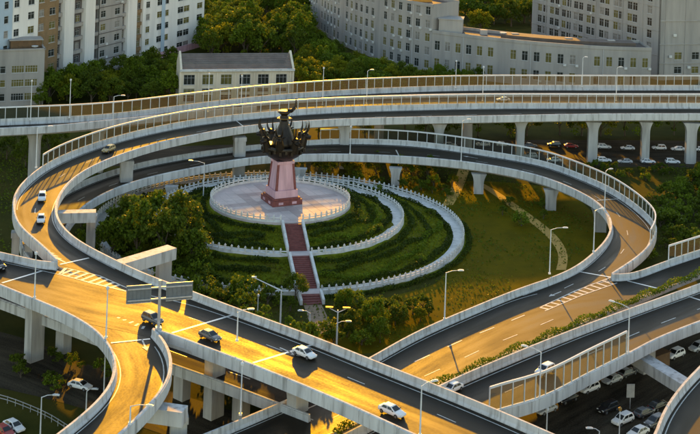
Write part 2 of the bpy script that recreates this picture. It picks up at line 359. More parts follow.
def girder(L, R, depth, top=-.03):
    L, R = pair(L, R); V = []; Fc = []
    for l, r in zip(L, R):
        d = (r - l); w = np.linalg.norm(d[:2]); d = d / w; a = min(2.2, w * .3); b = min(2.9, w * .38)
        for (o, z) in ((-.28, top), (-.28, -.5), (a, -.8), (b, -depth)): V.append(l + d * o + np.array([0, 0, z]))
        for (o, z) in ((-b, -depth), (-a, -.8), (.28, -.5), (.28, top)): V.append(r + d * o + np.array([0, 0, z]))
    k = 8
    for i in range(len(L) - 1):
        for j in range(k): Fc.append((i * k + j, i * k + (j + 1) % k, (i + 1) * k + (j + 1) % k, (i + 1) * k + j))
    Fc.append(tuple(range(k))); Fc.append(tuple((len(L) - 1) * k + j for j in reversed(range(k))))
    return V, Fc
def fixn(me):
    bm = bmesh.new(); bm.from_mesh(me); bmesh.ops.recalc_face_normals(bm, faces=bm.faces); bm.to_mesh(me); bm.free(); return me
PARA = [(-.30, -.52), (.30, -.02), (.30, .12), (.16, .45), (.12, PH), (-.14, PH), (-.20, PH - .12), (-.31, PH - .12)]
def parapet(P, side, parent, h=PH):
    """side = +1 when the carriageway lies to the left of the line"""
    k = h / PH; prof = [(side * o, z * k if z > 0 else z) for (o, z) in PARA]
    V, Fc = sweep(P, prof, seg=6.0, gap=.05); return wobj('parapet', fixn(mesh('parapet', V, Fc)), M['conc'], parent)
def deck(L, R, parent, dz, depth=1.55, m='asphalt'):
    V, Fc, uv = strip(L, R); V = [(*v[:2], v[2] + dz) for v in V]
    wobj('carriageway', mesh('carriageway', V, fix_up(V, Fc), uv), M[m], parent)
    V, Fc = girder(L, R, depth); wobj('girder', fixn(mesh('girder', V, Fc)), M['girder'], parent)
def side_of(P, Q):
    m = len(P) // 2; d = Q[np.argmin(np.linalg.norm(Q - P[m], axis=1))] - P[m]; return 1 if np.dot(normals(P)[m], d[:2]) > 0 else -1
def ribbon(P, w, dz, t=.004):
    L = offs(P, w / 2); R = offs(P, -w / 2); n = len(P); V = list(L + [0, 0, dz]) + list(R + [0, 0, dz])
    return V, [(n + i, n + i + 1, i + 1, i) for i in range(n - 1)]
def mark(parent, pts, w, z, dz=.012, name='lane_line', m='paint'):
    P = resamp(P3(pts, z), 2.0) if not isinstance(pts, np.ndarray) else pts
    V, Fc = ribbon(P, w, dz); return wobj(name, mesh(name, V, Fc), M[m], parent)
def dashes(parent, P, w, dz, on=4.0, off=6.0, name='lane_dash', skip=0):
    d = np.r_[0, np.cumsum(np.linalg.norm(np.diff(P, axis=0), axis=1))]; s = skip
    while s + on < d[-1]:
        t = np.linspace(s, s + on, 4); Q = np.stack([np.interp(t, d, P[:, c]) for c in range(3)], 1)
        v, f = ribbon(Q, w, dz); wobj(name, mesh(name, v, f), M['paint'], parent); s += on + off
def between(L, R, t, a=0, b=1):
    L, R = pair(L, R); P = L * (1 - t) + R * t; n = len(P); return P[int(a * (n - 1)):max(int(b * (n - 1)), int(a * (n - 1)) + 2) + 1]
def joint(parent, a, b, z, w=.42):
    P = resamp(P3([a, b], z), 1.5); V, Fc = ribbon(P, w, .02)
    return wobj('expansion_joint', mesh('expansion_joint', V, Fc), M['joint'], parent)
def pier(parent, px, py_or_xy, ztop, w=2.6, d=1.8, flare=1.9, rz=0, base=0.0, name='pier'):
    x, y = px, py_or_xy; mb = MB(); k = 2.6
    mb.box((x, y, (base + ztop - k) / 2), (w, d, ztop - k - base), rz)
    b = len(mb.v); n0 = [(-w / 2, -d / 2), (w / 2, -d / 2), (w / 2, d / 2), (-w / 2, d / 2)]
    co, si = math.cos(rz), math.sin(rz); lv = []
    for i in range(6):
        t = i / 5; f = 1 + (flare - 1) * t ** 2.2
        for (u, v) in n0:
            U = u * f; Vv = v * (1 + .1 * t); lv.append((x + U * co - Vv * si, y + U * si + Vv * co, ztop - k + k * t + .003))
    mb.v += lv
    for i in range(5):
        for j in range(4): mb.f.append((b + i * 4 + j, b + i * 4 + (j + 1) % 4, b + (i + 1) * 4 + (j + 1) % 4, b + (i + 1) * 4 + j))
    mb.f.append((b + 20, b + 21, b + 22, b + 23))
    return mb.wbuild(name, M['pier'], parent)
def column(parent, x, y, z0, z1, w, d, rz=0, name='pier'):
    mb = MB().box((x, y, (z0 + z1) / 2), (w, d, z1 - z0), rz)
    mb.box((x, y, z1 - .5), (w + .3, d + .3, .9), rz); return mb.wbuild(name, M['pier'], parent)
def beam(parent, a, b, ztop, w, h, name='cross_beam'):
    a = np.array(a[:2]); b = np.array(b[:2]); c = (a + b) / 2; d = b - a; L = np.linalg.norm(d)
    mb = MB().box((c[0], c[1], ztop - h / 2), (L, w, h), math.atan2(d[1], d[0])); return mb.wbuild(name, M['conc'], parent)

# main viaduct with the loop ramp that joins it and the exit that leaves it
vC = thing('main_viaduct', 'main viaduct running from left edge down to bottom centre, carrying the overhead sign', 'viaduct', (*at(250, 400, 0)[:2], 0))
Cf = path(zl([(-40, 243), (0, 252), (57, 263), (110, 276), (165, 287), (188, 291), (237, 308.3), (310, 334.5), (380, 363), (460, 394), (545, 430), (620, 464)], 13.2), ZC, sm=20)
Cn = path(zl([(-40, 266), (0, 284), (33, 297.5), (60.5, 309), (105, 319), (153, 329), (175, 334.5), (200, 344.2), (252.8, 363.8), (339, 399.3), (400, 427), (480, 464)], 13.2), ZC, sm=10)
deck(Cf, Cn, vC, 0)
for P in (C_far_in, C_far_left, C_near_left, C_near): parapet(P, side_of(P, between(Cf, Cn, .5)), vC)
for a, b in (((2, 283), (42, 271)), ((172, 333), (233, 315)), ((253, 363), (312, 345))): joint(vC, a, b, ZC)
mark(vC, offs(between(Cf, Cn, .09), 0), .18, ZC, .014); mark(vC, between(Cf, Cn, .9, .45), .18, ZC, .014)
dashes(vC, between(Cf, Cn, .36, .42), .15, .014, 3, 12)
u = math.atan2(-11.7, 14)
for px, py in ((17, 300), (198, 352), (281, 388)):
    c = at(px, py, 10.4); pier(vC, c[0] + 2.2, c[1] + 3.0, 10.46, 2.5, 1.7, 2.0, u + math.pi / 2)
c = at(420, 445, 10.4); pier(vC, c[0] + 3, c[1] + 4, 10.46, 2.5, 1.7, 2.0, u + math.pi / 2)

vB = thing('loop_ramp', 'upper loop ramp sweeping round behind the monument and joining the main viaduct at left', 'ramp', (*at(125, 200, 0)[:2], 0))
Bl = np.vstack([B_out[:-2], path(zl([(57, 263), (75, 271), (100, 280), (130, 290), (165, 298)], 12.4), ZC, sm=4)])
Br = B_in
deck(Bl, Br, vB, -.006, 1.45)
parapet(B_out, side_of(B_out, B_in), vB, 1.5)
iB = np.argmin(np.linalg.norm(B_in - C_far_in[0], axis=1)); B_par = B_in[:iB]
parapet(B_par, side_of(B_par, B_out), vB)
joint(vB, (60, 264.5), (89, 258), ZC); joint(vB, (236, 120.5), (244, 127), ZC, .3)
nB = len(Bl)
mark(vB, between(Bl, Br, .07, 0, .8), .16, ZC, .01); mark(vB, between(Bl, Br, .92, 0, .9), .16, ZC, .01)
dashes(vB, between(Bl, Br, .5, 0, .8), .16, .01, 3, 9)
for px, py, w in ((522, 124, 2.0), (595, 124, 2.4), (648, 124, 2.0), (694, 125, 2.6), (440, 126, 2.2), (345, 128, 2.2)):
    c = at(px, py, 10.5); pier(vB, c[0], c[1] + 2.5, 10.56, w, 1.8, 1.75)
for px, py in ((239, 139), (125, 163)):
    c = at(px, py, 10.5); column(vB, c[0], c[1] + 2.2, 0, 10.56, 2.6, 2.0, .3)
c = at(13.5, 236, 10.5)
for dx in (-1.2, 1.2): column(vB, c[0] + dx + 1.0, c[1] + 2.5, 0, 10.56, 1.3, 1.6, .2)
# straddle bents: a cross beam carried by a column outside the loop
a, b = at(52, 212, 10.5), at(96, 211, 10.5); beam(vB, a, b, 10.53, 2.2, 1.9)
c = at(92, 212.5, 9); column(vB, c[0], c[1], 0, 8.62, 1.7, 1.7, .05)
a, b = at(100, 268, 10.5), at(172, 246.5, 10.5); beam(vB, a, b, 10.53, 2.4, 2.0)
c = at(164, 251, 9); column(vB, c[0], c[1] + .4, 0, 8.52, 2.3, 1.8, .5)

vD = thing('exit_ramp', 'curved exit ramp dropping off the bottom left below the overhead sign', 'ramp', (*at(125, 420, 0)[:2], 0))
Dr = path(zl([(95, 308), (125, 317), (150, 327), (161, 337), (167, 347), (170.6, 363), (167.5, 378.6), (154, 398.6), (123, 430), (85, 462)], 13.2), ZC, sm=6)
deck(D_left, Dr, vD, -.012, 1.35)
parapet(D_left, side_of(D_left, D_right), vD); parapet(D_right, side_of(D_right, D_left), vD)
joint(vD, (111, 343), (150, 339), ZC, .35)
mark(vD, between(D_left, Dr, .1, .15), .16, ZC, .004); mark(vD, between(D_left, Dr, .9, .3), .16, ZC, .004)
a, b = at(150, 405, 10.4), at(185, 410, 10.4); beam(vD, a, b, 10.5, 2.2, 1.9)
c = at(179, 411, 9); column(vD, c[0], c[1], 0, 8.6, 2.1, 1.8, .2)
c = at(105, 400, 10.6); column(vD, c[0] + 2.5, c[1], 0, 10.66, 2.0, 1.8, .4)

# lower level: the big diagonal highway, the lower loop, the road under the main viaduct
vG = thing('diagonal_highway', 'wide lower highway rising diagonally from bottom centre to right edge beside the hedge median', 'highway', (*at(540, 350, 0)[:2], 0))
Gf = path(zl([(120, 466), (205, 434), (305, 392), (372, 356.5), (412, 334), (444.5, 319), (479, 304.6), (515, 290), (560, 280), (612, 275), (667.6, 260.5), (700, 250), (760, 231)], 7.2), ZE, sm=8)
deck(Gf, G_near, vG, 0, 1.5)
for P in (G_far1, G_far2): parapet(P, side_of(P, G_near), vG)
V, Fc = sweep(G_near, [(-.2, -.5), (.2, -.5), (.2, .3), (-.2, .3)]); wobj('median_kerb', fixn(mesh('median_kerb', V, Fc)), M['girder'], vG)
joint(vG, (578, 271.5), (612, 277.5), ZE, .4); joint(vG, (627.5, 281), (664, 290), ZE, .4)
Pd = path(zl([(300, 412), (405, 366), (430, 355), (465, 339), (504, 323.6), (537, 310)], 6), ZE, sm=2); dashes(vG, Pd, .22, .014, 3.6, 4.4)
dashes(vG, offs(Pd, -4.2), .16, .014, 3.6, 6, skip=2); mark(vG, offs(G_near, .9)[:-4] if side_of(G_near, Gf) > 0 else offs(G_near, -.9)[:-4], .16, ZE, .014)
mark(vG, between(Gf, G_near, .06, 0, .6), .16, ZE, .014)

vE = thing('lower_loop_ramp', 'lower loop ramp circling the garden beneath the upper loop', 'ramp', (*at(480, 200, 0)[:2], 0))
a = np.argmin(np.linalg.norm(E_in - at(515, 290, 6), axis=1))
deck(E_out, E_in, vE, -.006, 1.4)
parapet(E_out, side_of(E_out, E_in), vE); q = E_in[6:]; parapet(q, side_of(q, E_out), vE)
joint(vE, (597, 200.5), (623, 198.5), ZE, .32); joint(vE, (396, 150), (399, 156), ZE, .3)
mark(vE, between(E_out, E_in, .08), .16, ZE, .01); mark(vE, between(E_out, E_in, .92), .16, ZE, .01); dashes(vE, between(E_out, E_in, .5), .14, .01, 3, 9)
for px, py, w in ((396, 171, 1.9), (480, 177, 2.2), (553, 193, 2.2), (603, 214, 2.4), (300, 172, 1.9), (170, 190, 1.8)):
    c = at(px, py, 4.5); pier(vE, c[0], c[1] + 2.6, 4.66, w, 1.6, 1.6)

vF = thing('under_road', 'lower road running straight along beneath the main viaduct at left', 'road bridge', (*at(120, 350, 0)[:2], 0))
deck(F_far, F_near, vF, -.016, 1.3, 'asphalt3'); parapet(F_near, side_of(F_near, F_far), vF, 1.0); parapet(F_far, side_of(F_far, F_near), vF, 1.0)
mark(vF, between(F_far, F_near, .92), .16, ZE, .002); dashes(vF, between(F_far, F_near, .5), .16, .002, 4, 8)
for px, py in ((60, 330), (180, 376), (240, 398)):
    c = at(px, py, 4.6); column(vF, c[0], c[1] + 3, 0, 4.72, 2, 1.6, u)

vH = thing('side_highway', 'grey single carriageway beside the hedge median with noise fence on its near edge', 'highway', (*at(560, 400, 0)[:2], 0))
deck(H_far, H_near, vH, 0, 1.5); parapet(H_far, side_of(H_far, H_near), vH, 1.3); parapet(H_near, side_of(H_near, H_far), vH)
joint(vH, (688.5, 296.5), (712, 304), ZE, .4)
mark(vH, between(H_far, H_near, .07), .18, ZE, .014); mark(vH, between(H_far, H_near, .93), .18, ZE, .014)
dashes(vH, between(H_far, H_near, .5), .16, .014, 4, 6)
c = at(643, 350, 4.5); column(vH, c[0] + 1, c[1] + 3, 0, 4.6, 2.6, 2.2, .6)
a, b = at(632, 352, 4.6), at(690, 384, 4.6); beam(vH, a + [0, 2, 0], b, 4.55, 2.4, 1.7)
c = at(450, 420, 4.5); column(vH, c[0], c[1], 0, 4.6, 2.6, 2.2, .6)
vJ = thing('corner_ramp', 'ramp curving through the bottom right corner above the parked cars', 'ramp', (*at(695, 420, 0)[:2], 0))
deck(J_left, J_right, vJ, 0, 1.4); parapet(J_left, side_of(J_left, J_right), vJ); parapet(J_right, side_of(J_right, J_left), vJ)
mark(vJ, between(J_left, J_right, .08), .16, 7, .012); dashes(vJ, between(J_left, J_right, .5), .16, .012, 4, 6)

vA = thing('far_viaduct', 'far viaduct crossing the whole width behind the loop with a fenced back edge', 'viaduct', (*at(560, 110, 0)[:2], 0))
deck(A_back, A_near, vA, -.02, 1.5)
parapet(A_back, side_of(A_back, A_near), vA, 1.5); q = A_near[:int(len(A_near) * .36)]; parapet(q, side_of(q, A_back), vA)
q = between(A_back, A_near, .45, .34, 1); V, Fc = sweep(q, [(-.3, 0), (.3, 0), (.12, .95), (-.12, .95)], seg=8); wobj('median_barrier', fixn(mesh('median_barrier', V, Fc)), M['conc'], vA)
dashes(vA, between(A_back, A_near, .25), .16, .006, 4, 7); dashes(vA, between(A_back, A_near, .7), .16, .006, 4, 7)
for px, py in ((30, 137), (95, 133), (380, 118), (470, 115)):
    c = at(px, py, 10.5); pier(vA, c[0], c[1] + 5, 10.46, 2.4, 1.8, 1.7)

# gore markings: ladders of slanted bars between two edge lines
def ladder(parent, L, R, n, z, w=.45, slant=.0, dz=.016, edge=True):
    L = resamp(P3(L, z), n=60); R = resamp(P3(R, z), n=60); mb = MB()
    for i in range(n):
        a = int(i / n * 58); b = min(59, max(0, int(a + slant * 60)))
        p = L[a]; q = R[b]; d = (q - p)[:2]
        if np.linalg.norm(d) < .3: continue
        nn = np.array([-d[1], d[0]]) / np.linalg.norm(d) * w / 2; mb = MB()
        mb.quad((*(p[:2] - nn), z + dz), (*(q[:2] - nn), z + dz), (*(q[:2] + nn), z + dz), (*(p[:2] + nn), z + dz))
        mb.wbuild('gore_bar', M['paint'], parent)
    if edge:
        for P in (L, R):
            V, Fc = ribbon(P, .22, dz + .004); wobj('gore_line', mesh('gore_line', V, Fc), M['paint'], parent)
ladder(vC, [(66, 268), (100, 276), (127, 288)], [(60, 274), (90, 283), (126, 291.5)], 9, ZC, .55, -.07)
ladder(vB, [(30, 242), (45, 251), (60, 261)], [(37, 243), (52, 252), (70, 266)], 8, ZC, .3, 0, .012, False)
ladder(vG, [(540, 307.5), (575, 291), (609, 278)], [(545, 311), (580, 296), (617, 283)], 12, ZE, .5, .06)
ladder(vD, [(120, 318), (135, 322), (150, 329)], [(117, 317.5), (133, 325), (150, 332)], 5, ZC, .4, 0, .012, False)
def arrow(parent, px, py, z, ang, s=1.0):
    c = at(px, py, z + .02); co, si = math.cos(ang), math.sin(ang); pts = [(-2, -.12), (.6, -.12), (.6, -.5), (2, 0), (.6, .5), (.6, .12), (-2, .12)]
    V = [(c[0] + (x * co - y * si) * s, c[1] + (x * si + y * co) * s, c[2]) for x, y in pts]
    wobj('road_arrow', mesh('road_arrow', V, [tuple(range(7))]), M['paint'], parent)
def heading(a, b, z):
    d = at(*b, z) - at(*a, z); return math.atan2(d[1], d[0])
arrow(vD, 144.5, 345, ZC, heading((141, 338), (147, 351), ZC)); arrow(vG, 555, 294, ZE, heading((570, 289), (545, 299), ZE), .9)
arrow(vE, 470, 157, ZE, heading((470, 157), (440, 152), ZE)); arrow(vC, 290, 352, ZC, heading((260, 335), (300, 352), ZC))

# noise fences: posts, panes and rails, each post and pane a piece of its own
def fence(P, h, sp, label, t=.09, z0=PH, midrail=True):
    L = np.linalg.norm(np.diff(P, axis=0), axis=1).sum(); n = int(L / sp); Q = resamp(P, n=n + 1); Q[:, 2] += z0
    T = thing('noise_fence', label, 'fence', Q[n // 2]); T_loc = np.array(Q[n // 2])
    sl = np.linalg.norm(Q[1] - Q[0])
    pm = MB().box((0, 0, h / 2), (.13, .16, h)).mesh('post'); gm = MB().box((0, 0, (h - .3) / 2 + .12), (sl - .14, .03, h - .34)).mesh('pane')
    for i in range(n + 1):
        d = Q[min(i + 1, n)] - Q[max(i - 1, 0)]; r = math.atan2(d[1], d[0]); obj('post', pm, M['barrier'], T, Q[i] - T_loc, (0, 0, r))
        if i < n:
            d = Q[i + 1] - Q[i]; obj('pane', gm, M['glass'], T, (Q[i] + Q[i + 1]) / 2 - T_loc, (0, 0, math.atan2(d[1], d[0])))
    for (z, w, hh) in ((h - .05, .2, .32), (.05, .18, .14)):
        V, Fc = sweep(Q, [(-w / 2, z - hh / 2), (w / 2, z - hh / 2), (w / 2, z + hh / 2), (-w / 2, z + hh / 2)]); wobj('rail', fixn(mesh('rail', V, Fc)), M['barrier'], T)
    return T
def cut(P, a, b):
    i = np.argmin(np.linalg.norm(P[:, :2] - a[:2], axis=1)); j = np.argmin(np.linalg.norm(P[:, :2] - b[:2], axis=1)); i, j = min(i, j), max(i, j); return P[i:j + 1]
fence(A_back, 3.0, 2.5, 'tall glazed noise fence along the back edge of the far viaduct')
fence(cut(B_out, at(740, 108.5, 12), at(40, 174, 12)), 2.6, 2.5, 'glazed noise fence along the outer edge of the upper loop ramp')
fence(cut(E_out, at(320, 139, 7.2), at(650, 243, 7.2)), 2.5, 2.4, 'glazed noise fence round the outer edge of the lower loop ramp')
fence(cut(H_near, at(489, 412.5, 7.2), at(624, 355, 7.2)), 3.4, 2.0, 'slanting glazed noise fence at bottom right on the grey side highway')
fence(cut(G_far2, at(667.6, 260.5, 7.2), at(760, 231, 7.2)), 2.7, 2.0, 'short glazed noise fence at the right edge of the wide highway')

# ------------------------------------------------------------------ garden mound, plaza, stairs
CX, CY = -11.8, 271.7; R1, R2, R3 = 14.7, 25.8, 38.4
def lathe_ground(prof, n=128, noise=0, name='m'):
    V = []; Fc = []
    for j, (r, z) in enumerate(prof):
        for i in range(n):
            t = 2 * math.pi * i / n; rr = noise * (rng.random() - .5) if 0 < j < len(prof) - 1 else 0
            V.append((CX + r * math.cos(t), CY + r * math.sin(t), z + rr))
    for j in range(len(prof) - 1):
        for i in range(n): Fc.append((j * n + i, (j + 1) * n + i, (j + 1) * n + (i + 1) % n, j * n + (i + 1) % n))
    return V, Fc
V, Fc = lathe_ground([(R1 - .2, 5.7)] + [(R1 + .3 + k * (R2 - 2.6 - R1) / 10, 5.2 - 2.1 * k / 10) for k in range(11)] + [(R2 + .2, 3.0)] + [(R2 + .5 + k * (R3 - 3 - R2) / 12, 2.5 - 2.1 * k / 12) for k in range(13)] + [(R3 + .3, .3), (R3 + 1.5, -.3)], noise=.22)
tag(obj('garden_mound', mesh('garden_mound', V, Fc, smooth_=True), M['bed']), kind='structure')
def ring(name, r0, r1, z, m, a0=0, a1=2 * math.pi, n=120, th=.25, parent=None):
    V = []; Fc = []
    for i in range(n + 1):
        t = a0 + (a1 - a0) * i / n; c, s = math.cos(t), math.sin(t)
        for (r, zz) in ((r0, z - th), (r0, z), (r1, z), (r1, z - th)): V.append((CX + r * c, CY + r * s, zz))
    for i in range(n):
        for j in range(4): Fc.append((i * 4 + j, i * 4 + (j + 1) % 4, i * 4 + 4 + (j + 1) % 4, i * 4 + 4 + j))
    o = wobj(name, fixn(mesh(name, V, Fc)), m, parent); return o
tag(ring('ring_path', R2 - 2.3, R2, 3.15, M['white']), kind='structure'); tag(ring('ring_path', R3 - 2.2, R3, .6, M['white']), kind='structure')
# plaza: paving slabs in courses round the monument
tag(ring('plaza_base', .05, R1, 5.93, M['pav'], th=1.0), kind='structure')
plaza = tag(obj('plaza', MB().lathe([(R1 - .02, -.04), (R1 - .02, .0)], 96, (CX, CY, 5.96)).mesh('plaza'), M['pav']), kind='structure')
mb = 0; slab_parent = plaza; cnt = 0; sp_ = 2.0
slab_me = [MB().box((0, 0, .018), (sp_ - .07, sp_ - .07, .036)).mesh('paving_slab') for _ in range(2)]
M['pav2'] = mat('plaza_granite_dark', (.46, .38, .37), (.36, .3, .29), .5, .75, stain=(.25, (.28, .25, .25), .7), spec=.12)
for i in range(-7, 8):
    for j in range(-7, 8):
        if math.hypot(abs(i * sp_) + 1, abs(j * sp_) + 1) > 14.1: continue
        dk = (i in (-3, 3) and abs(j) <= 3) or (j in (-3, 3) and abs(i) <= 3) or (i == 0 or j == 0)
        a_ = .45; x_, y_ = i * sp_, j * sp_
        obj('paving_slab', slab_me[1 if dk else 0], M['pav2'] if dk else M['pav'], plaza, (CX + x_ * math.cos(a_) - y_ * math.sin(a_), CY + x_ * math.sin(a_) + y_ * math.cos(a_), 5.961), (0, 0, a_)); cnt += 1

p0 = at(292.5, 223, 6); p1 = at(322, 328, 0); sa = math.atan2(p1[1] - CY, p1[0] - CX)
sa = math.atan2(p1[1] - p0[1], p1[0] - p0[0]); SDIR = np.array([math.cos(sa), math.sin(sa)]); SN = np.array([-SDIR[1], SDIR[0]])
SA0 = math.atan2(p0[1] - CY, p0[0] - CX)
stair = thing('garden_stairs', 'long flight of dark red steps with white sides climbing the garden to the plaza', 'stairs', (*p1[:2], 0))
S0 = p0[:2] - SDIR * .2
LST = np.linalg.norm(p1[:2] - S0)
def circ_hit(R):
    # distance along the stair line where it leaves the circle of radius R
    d = S0 - np.array([CX, CY]); b = d @ SDIR; c = d @ d - R * R; return -b + math.sqrt(b * b - c)
t1, t2, t3 = .3, circ_hit(R2) - 2.3, circ_hit(R2) + .4; t4 = circ_hit(R3) - 2.2; t5 = circ_hit(R3) + .5; t6 = t5 + 3.5
SW = 3.4
def flight(ta, tb, za, zb):
    n = max(3, int(round((za - zb) / .16))); tr = (tb - ta) / n
    me = MB().box((0, 0, 0), (tr + .06, SW, .5)).mesh('step')
    for i in range(n):
        z = za - (za - zb) * (i + 1) / n; c = S0 + SDIR * (ta + tr * (i + .5)); obj('step', me, M['red'], stair, (c[0] - p1[0], c[1] - p1[1], z - .25 + .12 ), (0, 0, sa))
    for s in (-1, 1):
        c0 = S0 + SDIR * ta + SN * s * (SW / 2 + .3); c1 = S0 + SDIR * tb + SN * s * (SW / 2 + .3); mbx = MB(); b = []
        for (c, z) in ((c0, za), (c1, zb)):
            for o in (-.24, .24): b += [(*(c + SN * o), z - .6), (*(c + SN * o), z + .75)]
        mbx.v = b; mbx.f = [(0, 2, 3, 1), (4, 5, 7, 6), (0, 1, 5, 4), (2, 6, 7, 3), (1, 3, 7, 5), (0, 4, 6, 2)]
        wobj('side_wall', fixn(mbx.mesh('side_wall')), M['white'], stair)
def landing(ta, tb, z):
    c = S0 + SDIR * (ta + tb) / 2; MB().box((c[0], c[1], z - .2), (tb - ta, SW + 1.2, .5), sa).wbuild('landing', M['pav'], stair)
flight(t1, t2, 5.95, 3.3); landing(t2, t3, 3.2); flight(t3, t4, 3.3, .75); landing(t4, t5, .6); flight(t5, t6, .7, .1)
e0 = S0 + SDIR * t6; e1 = S0 + SDIR * (t6 + 13)
V = [(*(e0 - SN * 1.6), .04), (*(e1 - SN * 1.9), .04), (*(e1 + SN * 1.9), .04), (*(e0 + SN * 1.6), .04)]
tag(obj('stair_path', mesh('stair_path', V, fix_up(V, [(0, 1, 2, 3)])), M['tan']), kind='structure')

def balustrade(R, z, label, ga):
    T = thing('balustrade', label, 'balustrade', (CX, CY, z)); a0 = ga[0]; a1 = ga[1]
    n = int((a1 - a0) * R / 1.35); pm = MB().box((0, 0, .55), (.26, .26, 1.1)).box((0, 0, 1.2), (.34, .34, .12)).lathe([(.1, 1.26), (.16, 1.36), (.04, 1.52)], 6).mesh('post')
    for i in range(n + 1):
        t = a0 + (a1 - a0) * i / n; obj('post', pm, M['white'], T, (R * math.cos(t), R * math.sin(t), 0), (0, 0, t))
    P = np.array([(CX + R * math.cos(t), CY + R * math.sin(t), z) for t in np.linspace(a0, a1, 160)])
    for nm, pr in (('panel', [(-.06, .0), (.06, .0), (.06, .5), (-.06, .5)]), ('rail', [(-.1, .78), (.1, .78), (.1, .95), (-.1, .95)]), ('plinth', [(-.16, -.5), (.16, -.5), (.16, .06), (-.16, .06)])):
        V, Fc = sweep(P, pr); wobj(nm, fixn(mesh(nm, V, Fc)), M['white'], T)
def gap_ang(R):
    c = S0 + SDIR * circ_hit(R) - np.array([CX, CY]); a = math.atan2(c[1], c[0]); g = 2.3 / R; return (a + g, a + 2 * math.pi - g)
balustrade(R1 - .25, 5.95, 'white stone balustrade round the plaza of the monument', gap_ang(R1)); balustrade(R2, 3.1, 'white stone balustrade half way down the garden mound', gap_ang(R2)); balustrade(R3, .5, 'white stone balustrade at the foot of the garden mound', gap_ang(R3))

# ------------------------------------------------------------------ monument
def ang_gap(a, b): return abs((a - b + math.pi) % (2 * math.pi) - math.pi)
mc = at(281, 203.5, 6); MX, MY = mc[0], mc[1] + 1.5
mon = thing('monument', 'tall bronze monument with horned beasts on a pink pedestal in the middle of the plaza', 'monument', (MX, MY, 6.0), .45)
MB().box((0, 0, .55), (6.6, 6.6, 1.1)).box((0, 0, 1.28), (6.0, 6.0, .38)).build('plinth', M['red'], mon)
for i in range(4):
    for s in (-1.5, 1.5):
        a = i * math.pi / 2; c = Vector((math.cos(a) * 3.3, math.sin(a) * 3.3, .55)) + Vector((-math.sin(a), math.cos(a), 0)) * s
        MB().box(c, (.12, 1.0, .5), a).build('plaque', M['pink'], mon)
mb = MB(); mb.box((0, 0, 2.2), (5.2, 5.2, 1.5), 0, .97); mb.box((0, 0, 5.6), (4.3, 4.3, 5.3), 0, .78); mb.build('pedestal', M['pink'], mon)
mb = MB()
for i in range(4):
    a = math.pi / 4 + i * math.pi / 2; ca, sa_ = math.cos(a), math.sin(a); mb.tube((ca * 2.95, sa_ * 2.95, 2.9), (ca * 2.35, sa_ * 2.35, 8.2), .3, .26, 6)
mb.build('corner_shaft', M['red'], mon)
MB().box((0, 0, 8.5), (3.8, 3.8, .55)).build('capital', M['pink'], mon)
mb = MB().lathe([(1.9, 8.75), (2.4, 9.1), (3.4, 9.7), (4.15, 10.5), (4.4, 11.3), (4.5, 11.9), (4.2, 12.0), (3.4, 11.6)], 24)
mb.build('bowl', M['bronze'], mon, True)
rm = MB().box((0, 0, 0), (.5, .55, .7), 0, .8).mesh('relief_block')
for i in range(24):
    t = i * 2 * math.pi / 24; obj('relief_block', rm, M['bronze'], mon, (4.4 * math.cos(t), 4.4 * math.sin(t), 10.9 + .35 * (i % 2)), (0, 0, t))
mb = MB().lathe([(2.9, 11.4), (2.5, 12.6), (1.95, 14.0), (1.35, 15.4), (.95, 16.2), (.95, 16.7), (.7, 17.2)], 16)
mb.build('spire', M['bronze'], mon, True)
mb = MB()
for i in range(8):
    t = i * math.pi / 4; mb.tube((2.35 * math.cos(t), 2.35 * math.sin(t), 11.8), (.85 * math.cos(t), .85 * math.sin(t), 16.2), .22, .12, 6)
mb.build('spire_rib', M['bronze'], mon)
def horn(mb, c, d, L, r):
    p = Vector(c); v = Vector(d).normalized()
    for i in range(6):
        q = p + v * (L / 6); mb.tube(p, q, r * (1 - i / 6.5), r * (1 - (i + 1) / 6.5), 6); p = q; v = (v + Vector((-d[0] * .28, -d[1] * .28, .36))).normalized()
def beast(parent, x, y, z, a, s):
    mb = MB(); ca, sa_ = math.cos(a), math.sin(a)
    mb.tube((x - ca * .5 * s, y - sa_ * .5 * s, z - 1.7 * s), (x, y, z + .2 * s), .75 * s, .5 * s, 10)
    mb.tube((x - ca * .1 * s, y - sa_ * .1 * s, z), (x + ca * 1.0 * s, y + sa_ * 1.0 * s, z - .15 * s), .55 * s, .3 * s, 8)
    mb.lathe([(.3 * s, -.2 * s), (.62 * s, .05 * s), (.6 * s, .45 * s), (.3 * s, .75 * s)], 8, (x, y, z))
    for k in (-1, 1):
        mb.tube((x - sa_ * .5 * k * s, y + ca * .5 * k * s, z + .3 * s), (x - sa_ * 1.05 * k * s, y + ca * 1.05 * k * s, z + .5 * s), .2 * s, .05 * s, 6)
    o = mb.build('beast_head', M['bronze'], parent)
    mb = MB()
    for k in (-1, 1): horn(mb, (x - sa_ * .3 * k * s, y + ca * .3 * k * s, z + .6 * s), (ca * .7 - sa_ * .3 * k, sa_ * .7 + ca * .3 * k, .5), 2.2 * s, .24 * s)
    mb.build('horn', M['bronze'], o)
    MB().box((x + ca * .2 * s, y + sa_ * .2 * s, z + .72 * s), (.7 * s, .35 * s, .12 * s), a).build('crest', M['gold'], o)
for i in range(8):
    t = i * math.pi / 4 + .2; beast(mon, 4.5 * math.cos(t), 4.5 * math.sin(t), 13.2 + .7 * (i % 2), t, 1.25)
MB().lathe([(.6, 17.0), (1.15, 17.3), (1.0, 17.6), (.65, 18.0), (1.2, 18.5), (1.5, 18.7), (1.3, 18.9), (.4, 18.95)], 12).build('finial', M['bronze'], mon, True)
for zz in (17.25, 18.55): MB().lathe([(1.25, zz), (1.55, zz + .12), (1.25, zz + .24)], 12).build('finial_ring', M['gold'], mon)
mb = MB(); horn(mb, (.5, -.3, 18.8), (.8, -.35, .1), 4.0, .55); mb.build('crest_horn', M['bronze'], mon)
